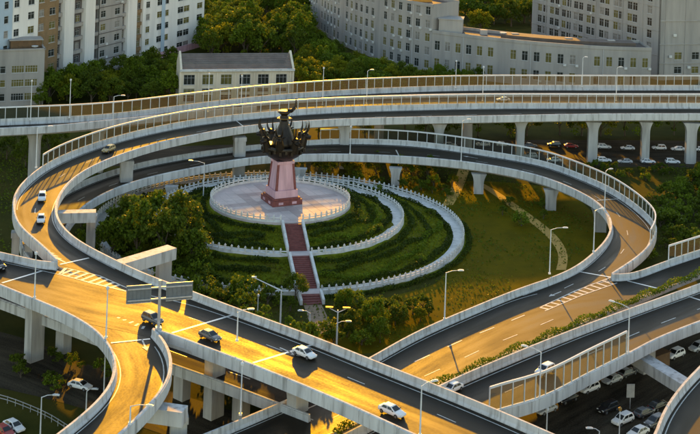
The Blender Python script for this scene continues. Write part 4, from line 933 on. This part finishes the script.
def roofband(K, Ht, dep, name, m, kerb=.7):
    K = np.array(K); N = normals(np.c_[K, np.zeros(len(K))]); N = np.where((N * K).sum(1)[:, None] > 0, N, -N); Bk = K + N * dep; n = len(K)
    V = [(*p, Ht - .3) for p in K] + [(*p, Ht - .3) for p in Bk] + [(*p, 0) for p in Bk]; Fc = [(i, i + 1, n + i + 1, n + i) for i in range(n - 1)] + [(n + i, n + i + 1, 2 * n + i + 1, 2 * n + i) for i in range(n - 1)]
    wobj(name, fixn(mesh(name, V, Fc)), m, cv)
    for Q in (K, Bk):
        V, Fc = sweep(np.c_[Q, np.full(n, Ht)], [(-.22, -.35), (.22, -.35), (.22, kerb), (-.22, kerb)]); wobj('roof_kerb', fixn(mesh('roof_kerb', V, Fc)), M['wlg'], cv)
    for e in (0, n - 1):
        V = [(*K[e], 0), (*Bk[e], 0), (*Bk[e], Ht + kerb), (*K[e], Ht + kerb)]; wobj('end_wall', mesh('end_wall', V, [(0, 1, 2, 3)]), M['wgrey'], cv)
    return Bk
Bk = roofband(Kl, 23.0, 15, 'roof', M['roofb']); Bk2 = roofband(Kr, 14.2, 14, 'lower_roof', M['roofb'])
mid = lambda K, i, t: K[i] * (1 - t) + K[i + 1] * t
n5 = int(len(Kl) * .86); cc = np.array(Kl[n5]) * .5 + Bk[n5] * .5; MB().box((*cc, 24.0), (7, 6, 3.0), .2).wbuild('roof_store', M['orange'], cv)
cc = np.array(Kr[1]) * .55 + Bk2[1] * .45; MB().box((*cc, 16.3), (8, 7, 4.6), -.15).box((*cc, 18.75), (8.6, 7.6, .3), -.15).wbuild('stair_head', M['wlg'], cv)
for t in (.25, .42, .68, .85):
    i_ = int(t * (len(Kr) - 1)); cc = Kr[i_] * .4 + Bk2[i_] * .6; MB().box((*cc, 14.8), (2.4, 1.6, 1.7), .1).wbuild('roof_vent', M['wlg'], cv)
i_ = int(.33 * len(Kr)); cc = Kr[i_] * .5 + Bk2[i_] * .5; MB().lathe([(.1, 0), (.9, .4), (1.2, .9)], 12, (*cc, 14.8)).tube((*cc, 13.9), (*cc, 15.0), .1).wbuild('roof_dish', M['white'], cv)
i0, i1 = int(.3 * len(Kr)), int(.95 * len(Kr)); q = Kr[i0:i1] * .45 + Bk2[i0:i1] * .55; V, Fc = sweep(np.c_[q, np.full(len(q), 13.9)], [(-3.2, 0), (3.2, 0), (3.2, 1.5), (-3.2, 1.5)]); wobj('roof_monitor', fixn(mesh('roof_monitor', V, Fc)), M['roofb'], cv)

# tall slab building with grey end block
s0, s1 = at(531, 44), at(657, 80); s2 = at(730, 79)
sb = thing('slab_building', 'long pale slab building with paired windows at upper right', 'building', (s1[0], s1[1], 0)); sbl = (s1[0], s1[1], 0)
SS = lambda px: float(plan_s(px, s0, s1)); HS = 31.0
cols = [(SS(x) - 1.25, SS(x) + 1.25) for b in (538, 550, 562, 574, 587, 600, 614, 628) for x in (b, b + 5.2)] ; cols.append((SS(648) - 1.2, SS(648) + 1.2))
wall(sb, s0, s1, 0, HS, cols, [(1.2 + 4.2 * i, 4.0 + 4.2 * i) for i in range(7)], M['wlg'], sbl, pg=.2, mull=1, ac=.06)
sdv = (s1 - s0)[:2]; sdv /= np.linalg.norm(sdv); snn = np.array([sdv[1], -sdv[0]]); snn = -snn if snn @ s0[:2] > 0 else snn
for x in (544.5, 568, 594, 621, 641): cc = s0[:2] + sdv * SS(x) + snn * .1; MB().box((*cc, HS / 2), (.4, .25, HS - .1), math.atan2(sdv[1], sdv[0])).wbuild('downpipe', M['wlg'], sb)
bkv = -snn * 16
slabbox(sb, [s0[:2] - snn * .35, s1[:2] - snn * .35, s1[:2] + bkv, s0[:2] + bkv], 0, HS - .2, M['wlg'], 'core')
eb = thing('end_block', 'plain grey block with few windows at upper right corner', 'building', (s2[0], s2[1], 0)); SE = lambda px: float(plan_s(px, s1, s2)); e1_ = s1[:2] + np.array([.5, -.4])
wall(eb, e1_, s2, 0, HS - 1.2, [(SE(676) - 1.2, SE(676) + 1.6), (SE(694) - 1.4, SE(694) + 1.4), (SE(712) - 1.4, SE(712) + 1.4)], [(2.2, 4.6), (7, 9.6)], M['wgrey'], (s2[0], s2[1], 0), pg=.1)
slabbox(eb, [e1_ + [.3, .35], s2[:2] + [0, .35], s2[:2] + [4, 24], e1_ + [6, 24]], 0, HS - 1.4, M['wgrey'], 'core')
V = [(*(e1_), 0), (*(e1_ + [6, 24]), 0), (*(e1_ + [6, 24]), HS - 1.2), (*e1_, HS - 1.2)]; wobj('side_wall', mesh('side_wall', V, [(0, 1, 2, 3)]), M['wgrey'], eb)
ed = (s2[:2] - e1_); eL = np.linalg.norm(ed); ed = ed / eL; en = np.array([ed[1], -ed[0]]); en = -en if en @ e1_ > 0 else en; er = math.atan2(ed[1], ed[0])
for z_, h_ in ((HS - 1.6, .8), (20.5, .35), (12.4, .3), (5.8, .3)):
    cc = e1_ + ed * eL / 2 + en * .12; MB().box((*cc, z_), (eL + .2, .3, h_), er).wbuild('string_course', M['wlg'], eb)
for x in (664, 684, 703): cc = e1_ + ed * (SE(x) - .5) + en * .1; MB().tube((*cc, 0), (*cc, HS - 2.2), .14).wbuild('downpipe', M['wlg'], eb)
for x, z_ in ((668, 8.2), (687, 4.4), (700, 14.5), (672, 15.5)): cc = e1_ + ed * SE(x) + en * .35; MB().box((*cc, z_), (1.1, .5, .8), er).wbuild('ac_unit', M['white'], eb)
for z_ in (9.2, 17.6, 26.0): cc = (s0[:2] + s1[:2]) / 2 + snn * .07; MB().box((*cc, z_ - .75), (np.linalg.norm((s1 - s0)[:2]) - .2, .16, .22), math.atan2(sdv[1], sdv[0])).wbuild('string_course', M['wlg'], sb)
for i in range(3, len(Kr) - 1, 6): cc = Kr[i]; nn_ = -np.array(cc) / np.linalg.norm(cc); cc = cc + nn_ * .15; MB().tube((*cc, 0), (*cc, 13.8), .13).wbuild('downpipe', M['frame'], cv)
for i in range(4, len(Kl) - 1, 7): cc = Kl[i]; nn_ = -np.array(cc) / np.linalg.norm(cc); cc = cc + nn_ * .15; MB().tube((*cc, 0), (*cc, 22.6), .13).wbuild('downpipe', M['frame'], cv)
# small shed in the wood
sh = at(268, 34); st = thing('shed', 'small shed with pale sloping roof among the trees at top', 'shed', (sh[0], sh[1], 0), .5)
MB().box((0, 0, 1.8), (9, 6, 3.6)).build('wall', M['cream'], st); mb = MB(); mb.v = [(-5, -3.6, 3.5), (5, -3.6, 3.5), (5, 0, 5.6), (-5, 0, 5.6), (5, 3.6, 3.5), (-5, 3.6, 3.5)]; mb.f = [(0, 1, 2, 3), (3, 2, 4, 5)]; mb.build('roof', M['white'], st)
MB().box((1.5, -3.03, 1.2), (1.2, .1, 2.2)).build('door', M['brown'], st)

# ------------------------------------------------------------------ cars
def loft(st, closed=True):
    V = []; Fc = []
    for (x, hw, z0, z1) in st:
        h = z1 - z0
        V += [(x, -hw * .86, z0), (x, -hw, z0 + .2 * h), (x, -hw, z0 + .62 * h), (x, -hw * .93, z0 + .86 * h), (x, -hw * .8, z1), (x, hw * .8, z1), (x, hw * .93, z0 + .86 * h), (x, hw, z0 + .62 * h), (x, hw, z0 + .2 * h), (x, hw * .86, z0)]
    k = 10
    for i in range(len(st) - 1):
        for j in range(k): Fc.append((i * k + j, (i + 1) * k + j, (i + 1) * k + (j + 1) % k, i * k + (j + 1) % k))
    Fc += [tuple(range(k)), tuple((len(st) - 1) * k + j for j in reversed(range(k)))]; return V, Fc
CARM = {}
def car_meshes(kind):
    if kind in CARM: return CARM[kind]
    if kind == 'suv': b = [(-2.3, .78, .42, .9), (-2.22, .88, .32, 1.08), (-1.5, .93, .28, 1.12), (0, .94, .28, 1.1), (1.1, .93, .28, 1.06), (1.7, .91, .3, 1.0), (2.15, .84, .32, .88), (2.3, .7, .42, .72)]; c = (-2.15, -1.85, .25, 1.2, .86, .72, 1.08, 1.68)
    else: b = [(-2.3, .7, .38, .78), (-2.2, .84, .28, .93), (-1.5, .9, .22, .97), (0, .91, .22, .95), (1.0, .9, .22, .92), (1.6, .88, .25, .85), (2.15, .8, .27, .72), (2.3, .64, .36, .58)]; c = (-1.95, -1.3, .25, 1.2, .82, .63, .93, 1.43)
    V, Fc = loft(b); xb0, xt0, xt1, xb1, wb, wt, zb, zt = c; k = len(V)
    # cabin: base ring, shoulder ring, crowned roof
    for (x0, x1, w, z) in ((xb0, xb1, wb, zb - .03), (xt0, xt1, wt, zt - .05), (xt0 + .18, xt1 - .15, wt * .82, zt)): V += [(x0, -w, z), (x1, -w, z), (x1, w, z), (x0, w, z)]
    for r in range(2):
        for j in range(4): Fc.append((k + r * 4 + j, k + r * 4 + (j + 1) % 4, k + r * 4 + 4 + (j + 1) % 4, k + r * 4 + 4 + j))
    Fc.append((k + 8, k + 9, k + 10, k + 11))
    body = fixn(mesh('body', V, Fc)); bm = bmesh.new(); bm.from_mesh(body); bmesh.ops.bevel(bm, geom=[e for e in bm.edges if e.is_manifold and e.calc_face_angle(0) > .5], offset=.03, segments=1, affect='EDGES'); bm.to_mesh(body); bm.free()
    def on(t, s, w0=None):   # point on the cabin shell: t along base->shoulder
        pass
    L3 = lambda a, b_, t: tuple(a[i] * (1 - t) + b_[i] * t for i in range(3))
    zl_, zh_ = zb - .03, zt - .05
    cor = {('b', 0): (xb0, zl_, wb), ('b', 1): (xb1, zl_, wb), ('t', 0): (xt0, zh_, wt), ('t', 1): (xt1, zh_, wt)}
    def side(sg):
        lo0, lo1, hi0, hi1 = (xb0, sg * wb, zl_), (xb1, sg * wb, zl_), (xt0, sg * wt, zh_), (xt1, sg * wt, zh_); o = []
        for (u0, u1) in ((.1, .48), (.53, .9)):
            q = []
            for (u, t) in ((u0, .14), (u1, .14), (u1, .88), (u0, .88)): p = L3(L3(lo0, lo1, u), L3(hi0, hi1, u), t); q.append((p[0], p[1] + sg * .02, p[2]))
            o.append(q)
        return o
    def glass(q, n): mb = MB(); [mb.quad(*x) for x in q]; return mb.mesh(n)
    def endw(x_lo, x_hi, sx):
        q = []
        for (u, t) in ((-.86, .1), (.86, .1), (.86, .92), (-.86, .92)): x = x_lo * (1 - t) + x_hi * t; w = wb * (1 - t) + wt * t; z = zl_ * (1 - t) + zh_ * t; q.append((x + sx * .02, u * w, z + .012))
        return [q]
    mm = {'body': body, 'side': [glass(side(-1), 'side_window'), glass(side(1), 'side_window')], 'ws': glass(endw(xb1, xt1, 1), 'windscreen'), 'rw': glass(endw(xb0, xt0, -1), 'rear_window')}
    R = .34 if kind != 'suv' else .38
    mm['wheel'] = MB().tube((0, -.11, 0), (0, .11, 0), R, R, 16).mesh('wheel'); mm['rim'] = MB().tube((0, -.125, 0), (0, .125, 0), R * .62, R * .62, 10).mesh('rim'); mm['R'] = R
    zz = .62 if kind != 'suv' else .78
    mm['hl'] = MB().box((0, 0, 0), (.14, .34, .16)).mesh('headlight'); mm['tl'] = MB().box((0, 0, 0), (.12, .3, .18)).mesh('tail_light'); mm['zz'] = zz
    mm['mir'] = MB().box((0, 0, 0), (.12, .2, .13)).mesh('mirror'); mm['pl'] = MB().box((0, 0, 0), (.03, .44, .13)).mesh('number_plate'); mm['bump'] = MB().box((0, 0, 0), (.16, 1.3, .16)).mesh('bumper')
    CARM[kind] = mm; return mm
def paint(mm, c):
    k = 'body_' + c
    if k not in mm: mm[k] = mm['body'].copy(); mm[k].materials.clear(); mm[k].materials.append(M['car_' + c])
    return mm[k]
def car(px, py, z, ang, kind, c, label, group):
    mm = car_meshes(kind); p = at(px, py, z + .05); o = thing('car', label, 'car', (p[0], p[1], z + .03), ang, group); o.scale = (.8 if group == GR else .82,) * 3
    obj('body', paint(mm, c), None, o); [obj('side_window', s, M['cglass'], o) for s in mm['side']]; obj('windscreen', mm['ws'], M['cglass'], o); obj('rear_window', mm['rw'], M['cglass'], o)
    for x in (-1.42, 1.42):
        for y in (-.82, .82): w = obj('wheel', mm['wheel'], M['tyre'], o, (x, y, mm['R'])); obj('rim', mm['rim'], M['rim'], w)
    for y in (-.58, .58): obj('headlight', mm['hl'], M['hlamp'], o, (2.19, y, mm['zz'])); obj('tail_light', mm['tl'], M['tlamp'], o, (-2.24, y, mm['zz'] + .12))
    for y in (-.98, .98): obj('mirror', mm['mir'], paint(mm, c).materials[0] if False else M['tyre'], o, (.85, y, 1.0 if kind != 'suv' else 1.15))
    obj('number_plate', mm['pl'], M['white'], o, (2.31, 0, .45)); obj('bumper', mm['bump'], M['tyre'], o, (-2.24, 0, .42)); return o
hC = heading((200, 320), (300, 362), ZC); GR = 'cars driving on the viaducts'
car(304.5, 356, ZC, hC, 'saloon', 'white', 'white saloon in mid viaduct beside the second road joint', GR); car(392, 414, ZC, hC, 'saloon', 'white', 'white saloon lowest on the main viaduct, near the bottom edge', GR)
car(210, 338.5, ZC, hC, 'saloon', 'grey', 'dark grey saloon on the main viaduct right of the overhead sign', GR); car(152.5, 322, ZC, hC, 'suv', 'grey', 'dark grey car under the overhead sign', GR)
car(-3, 268, ZC, hC, 'suv', 'black', 'black car cut off by the left edge on the main viaduct', GR)
car(108.5, 151.5, ZC, heading((125, 144), (95, 156), ZC), 'suv', 'gold', 'gold suv on the upper loop ramp behind the noise fence', GR)
hB = heading((42, 195), (37, 235), ZC); car(42, 199.5, ZC, hB, 'suv', 'white', 'white car with dark roof, rear of two on the upper loop ramp', GR); car(41, 221, ZC, hB, 'saloon', 'white', 'white car in front of another on the upper loop ramp', GR)
hH = heading((700, 300), (540, 375), ZE); car(545, 373.5, ZE, hH, 'suv', 'white', 'white car on the grey carriageway behind the slanting noise fence', GR); car(452, 391, ZE, hH, 'saloon', 'white', 'white car half hidden behind the main viaduct parapet', GR)
car(503, 101, ZC, heading((540, 100), (480, 100), ZC), 'saloon', 'white', 'white car passing on the far viaduct', GR)
PK = 'cars parked along the back street'
for x, y, c, k, lab in ((554, 146.5, 'black', 'suv', 'black suv parked in the far row beneath the upper loop'), (571, 147.5, 'red', 'saloon', 'dark red saloon in the far row left of a thick pier'), (604, 148.5, 'white', 'suv', 'white suv in the far row just right of a thick pier'), (627.5, 149.5, 'white', 'saloon', 'white saloon in the far row between two piers'), (659, 149.5, 'white', 'suv', 'white suv in the far row right of the narrow pier'), (678, 150.5, 'white', 'saloon', 'white saloon in the far row left of the last pier'), (702, 151, 'white', 'saloon', 'white car in the far row cut by the right edge'),
                       (530, 147, 'grey', 'saloon', 'grey saloon in the far row seen above the lower loop fence'), (503, 146, 'white', 'saloon', 'white saloon seen through the lower loop noise fence'), (483, 146, 'white', 'suv', 'white suv seen through the lower loop noise fence, further left'), (450, 146.5, 'white', 'saloon', 'white saloon seen under the upper loop behind the fence'),
                       (554, 161.5, 'white', 'saloon', 'white saloon in the near row behind the lower loop fence'), (604, 162, 'white', 'suv', 'white suv in the near row beside the thick pier'), (625, 163, 'silver', 'saloon', 'silver saloon in the near row between the piers'), (648, 163, 'white', 'saloon', 'white saloon in the near row half hidden by the narrow pier'), (672.5, 163.5, 'white', 'suv', 'white suv in the near row left of the last pier'), (530, 158, 'silver', 'suv', 'silver suv in the near row hidden behind the noise fence')):
    car(x, y, 0, math.pi + .03 if random.random() < .6 else .03, k, c, lab, PK)
PL = 'cars parked under the side highway'; hL = heading((700, 350), (590, 392), 0)
for x, y, c, k, lab in ((546, 412, 'silver', 'saloon', 'silver car furthest down the row under the slanting fence'), (567, 401, 'black', 'saloon', 'black saloon under the slanting noise fence'), (589, 391, 'white', 'suv', 'white suv under the middle of the slanting fence'), (612, 382, 'silver', 'saloon', 'silver saloon left of the portal beam'), (627, 375, 'grey', 'saloon', 'grey saloon tucked beneath the portal beam'), (675, 357, 'white', 'suv', 'white suv parked right of the portal beam'), (698, 350, 'silver', 'suv', 'silver suv at the right edge by the portal beam'),
                       (608, 411, 'black', 'suv', 'black suv left of the white post sign'), (622.5, 423, 'white', 'suv', 'white suv beside the yellow headed lamp'), (644, 415, 'grey', 'saloon', 'grey saloon right of the yellow headed lamp'), (658.5, 408, 'black', 'saloon', 'black saloon beside the corner ramp'), (638, 435, 'white', 'saloon', 'white saloon at the bottom edge near the corner ramp'), (655, 425, 'grey', 'suv', 'grey suv against the corner ramp parapet')):
    car(x, y, 0, hL + (math.pi if random.random() < .4 else 0), k, c, lab, PL)
car(80, 388, 0, heading((60, 382), (105, 393), 0), 'saloon', 'white', 'white saloon on the dark street under the exit ramp', 'cars at lower left'); car(4, 434, 0, hC, 'saloon', 'red', 'red car in the bottom left corner', 'cars at lower left'); car(14, 429, 0, hC, 'saloon', 'white', 'white car in the bottom left corner', 'cars at lower left')
# brown kiosk box among the parked cars
kp = at(657, 366); ks = thing('storage_box', 'brown metal box standing left of the white suv under the highway', 'box', (kp[0], kp[1], 0), hL)
MB().box((0, 0, 1.1), (3.6, 2.2, 2.2)).build('body', M['brown'], ks); MB().box((0, 0, 2.27), (3.9, 2.5, .14)).build('lid', M['brown'], ks); MB().box((0, -1.13, 1.0), (1.0, .06, 1.7)).build('door', M['wdark'], ks)

# ------------------------------------------------------------------ lamps and signs
def lamp(bx, by, z, ty, arm, label, ay=0.0, al=1.8, head=None, group='street lamps'):
    p = at(bx, by, z); h = (by - ty) / scale_at(p[1]); T = thing('street_lamp', label, 'street lamp', p, 0, group)
    MB().box((0, 0, .12), (.4, .4, .24)).tube((0, 0, .2), (0, 0, h), .12, .07, 8).build('pole', M['barrier'], T)
    if arm:
        e = Vector((arm * al, ay * al, h + .35)); MB().tube((0, 0, h - .05), (e * .5).to_tuple()[:2] + (h + .28,), .06, .055, 6).tube((e * .5).to_tuple()[:2] + (h + .28,), e, .055, .045, 6).build('arm', M['barrier'], T)
        MB().box((e[0] + arm * .35, e[1] + ay * .35, e[2]), (.95, .3, .14), math.atan2(ay, arm)).box((e[0] + arm * .35, e[1] + ay * .35, e[2] + .1), (.6, .2, .08), math.atan2(ay, arm)).build('lamp_head', M['barrier'], T)
    else: MB().lathe([(.08, h), (.22, h + .1), (.24, h + .4), (.05, h + .55)], 8).build('lamp_head', head or M['barrier'], T)
    return T
K = ZC + PH
lamp(30.5, 120, K, 82, 0, 'plain lamp post at the far left on the back of the far viaduct'); lamp(69.5, 118, K, 81, 0, 'lamp post in front of the dark trees below the apartment block')
lamp(113, 125, K - 1, 96.5, 1, 'curved arm lamp where the far viaduct disappears behind the loop fence'); lamp(36, 168, K, 128, 1, 'arm lamp at the left end of the upper loop noise fence', .2, 2.2)
lamp(208, 112, K, 75, 0, 'lamp post before the second window of the cream building'); lamp(241, 105, K, 77, 0, 'lamp post before the fourth window of the cream building')
lamp(322.5, 105, K, 69, 0, 'lamp post left of two before the trees of the curved building'); lamp(366.5, 104, K, 71, 1, 'armed lamp post in front of the curved building trees', .2, .8)
lamp(455.5, 88, K, 62, 0, 'lamp post before the middle of the curved building'); lamp(482.5, 101, K, 68, 0, 'shorter lamp post just right of the middle of the curved building')
lamp(582, 87, K, 58, 1, 'white armed lamp before the right part of the curved building', 0, .5); lamp(616, 101, K, 68, 1, 'white armed lamp near the end of the curved building', 0, .6)
lamp(461, 161.5, ZE + PH, 121, 1, 'armed lamp on the inner parapet of the lower loop right of the plaza', .3, 1.2); lamp(350, 154, ZE + PH, 128, 0, 'thin post on the lower loop behind the plaza')
lamp(203, 205, 3, 163, -1, 'lamp with arm to the left at the left side of the plaza', .1, 2.6); lamp(604.5, 209.5, ZE + PH, 171, 1, 'armed lamp on the inner parapet at the tight bend of the lower loop', .5, .8)
lamp(593.5, 252, ZE + PH, 211, 1, 'lamp inside the tight bend of the lower loop', .4, 1.0); lamp(549.5, 274, 0 + ZE + PH, 229.5, 1, 'bright lamp with long arm at the foot of the curved path', .1, 2.2)
lamp(444.5, 319.5, ZE + PH, 272.5, 1, 'bright lamp on the highway parapet at the edge of the lawn', .1, 2.0); lamp(257.5, 314, 0, 297, 0, 'short post behind the main viaduct left of the stairs')
lamp(309, 345, 0, 313, -1, 'lamp with left arm beside the path below the stairs', 0, 1.2); lamp(336, 353, 0, 323, 1, 'lamp with right arm behind the main viaduct', 0, 1.5)
lamp(240.5, 415, ZE + PH, 366, 0, 'slim post on the highway parapet under the main viaduct'); lamp(34.5, 298, K, 255, 0, 'slim post on the near parapet of the main viaduct at left')
lamp(106, 338, K, 290, 0, 'slim post where the exit ramp leaves the main viaduct'); lamp(103, 418, 0, 352, 0, 'tall post rising beside the outside of the exit ramp')
lamp(40, 444, 0, 397, 1, 'lamp with right arm on the street at lower left', 0, 1.6); lamp(86, 415, 0, 391, 1, 'small lamp over the white car on the dark street', 0, .8)
lamp(130, 424, K, 418 - 12, 1, 'small armed lamp on the exit ramp near the bottom edge', -.2, 2.0); lamp(539.5, 398, ZE + PH, 352, -1, 'lamp with left arm at the middle of the slanting noise fence', .5, 1.8)
lamp(628, 353, ZE + PH, 308, -1, 'lamp with left arm at the upper end of the slanting noise fence', .7, 2.0); lamp(420, 436, K, 386, 1, 'lamp with arm over the lowest white saloon on the viaduct', .5, 1.2)
lamp(546, 446, 0, 411, 0, 'post in front of the row of cars at bottom'); lamp(618, 470, 0, 411, 0, 'yellow headed lamp among the parked cars', head=M['gold']); lamp(598, 470, 0, 431, -1, 'lamp with left arm at the bottom among parked cars', 0, 1.0)
lamp(237, 341, K - .0, 312, 1, 'lamp on the near side of the main viaduct beside the dark grey saloon', .2, 1.4)
# double armed lamp by the stair path
p = at(336.5, 350, 0); h = 40 / scale_at(p[1]); T = thing('twin_lamp', 'twin armed lamp with yellow lit head by the path below the stairs', 'street lamp', p)
MB().tube((0, 0, 0), (0, 0, h), .14, .1).build('pole', M['barrier'], T)
for s in (-1, 1):
    MB().tube((0, 0, h - .4), (s * 1.5, 0, h + .3), .07, .05, 6).build('arm', M['barrier'], T); MB().box((s * 1.4, 0, h + .4), (1.2, .5, .16)).build('lamp_head', M['gold'], T)
# long arm pole left of the stairs
p = at(280, 330, 0); h = 40 / scale_at(p[1]); T = thing('signal_pole', 'pole with very long sloping arm to the left behind the main viaduct', 'pole', p)
MB().tube((0, 0, 0), (0, 0, h), .16, .12).build('pole', M['barrier'], T); MB().tube((0, 0, h - .1), (-4.6, .8, h + 1.6), .13, .07).build('arm', M['barrier'], T); MB().box((-4.7, .8, h + 1.75), (.8, .3, .2)).build('lamp_head', M['barrier'], T)
# overhead sign seen from behind
p = at(158.5, 329, ZC + PH); sc_ = scale_at(p[1]); ug = math.atan2(.30, .95); T = thing('overhead_sign', 'overhead road sign seen from behind on a single grey post', 'road sign', p, ug)
MB().box((0, 0, .15), (.8, .8, .3)).tube((0, 0, .2), (0, 0, 6.9), .24, .2, 10).build('post', M['steel'], T)
for z in (4.35, 5.95): MB().box((0, -.2, z), (9.1, .16, .2)).build('beam', M['steel'], T)
for x0, x1 in ((-4.7, -1.2), (.9, 4.7)):
    w = x1 - x0; c = (x0 + x1) / 2; o = MB().box((c, .02, 5.15), (w, .08, 2.5)).build('sign_panel', M['signback'], T)
    mb = MB()
    for k in range(6): mb.box((x0 + w * (k + .5) / 6, -.05, 5.15), (.07, .07, 2.4))
    mb.build('stiffener', M['signback'], o); mb = MB()
    for zz in (3.92, 6.38): mb.box((c, -.03, zz), (w, .09, .1))
    mb.build('panel_edge', M['steel'], o)
# camera box on the lamp, white post sign under the highway
p = at(630, 409, 0); T = thing('post_sign', 'white rectangular board on a post under the side highway', 'sign', p, hL * 0 + .1)
MB().tube((0, .06, 0), (0, .06, 3.4), .07).build('post', M['steel'], T); MB().box((0, 0, 2.7), (1.2, .07, 2.0)).build('board', M['steel'], T)
# railing at lower left
RP = path(zl([(-20, 398), (0, 401), (25, 410), (48, 420), (70, 434)], 0), 0, sm=2); T = thing('roadside_railing', 'low metal railing beside the street at lower left', 'railing', RP[len(RP) // 2])
for z in (.5, .95):
    V, Fc = sweep(RP, [(-.04, z - .04), (.04, z - .04), (.04, z + .04), (-.04, z + .04)]); wobj('rail', fixn(mesh('rail', V, Fc)), M['steel'], T)
Q = resamp(RP, 1.6); pm = MB().box((0, 0, .5), (.08, .08, 1.05)).mesh('post')
for q_ in Q: obj('post', pm, M['steel'], T, q_ - RP[len(RP) // 2])
for pr in protos + shrubs:
    if id(pr) not in used: pr.location = (0, 900, 0)
print('wood', nw, 'slabs', cnt, 'objects', len(bpy.data.objects))
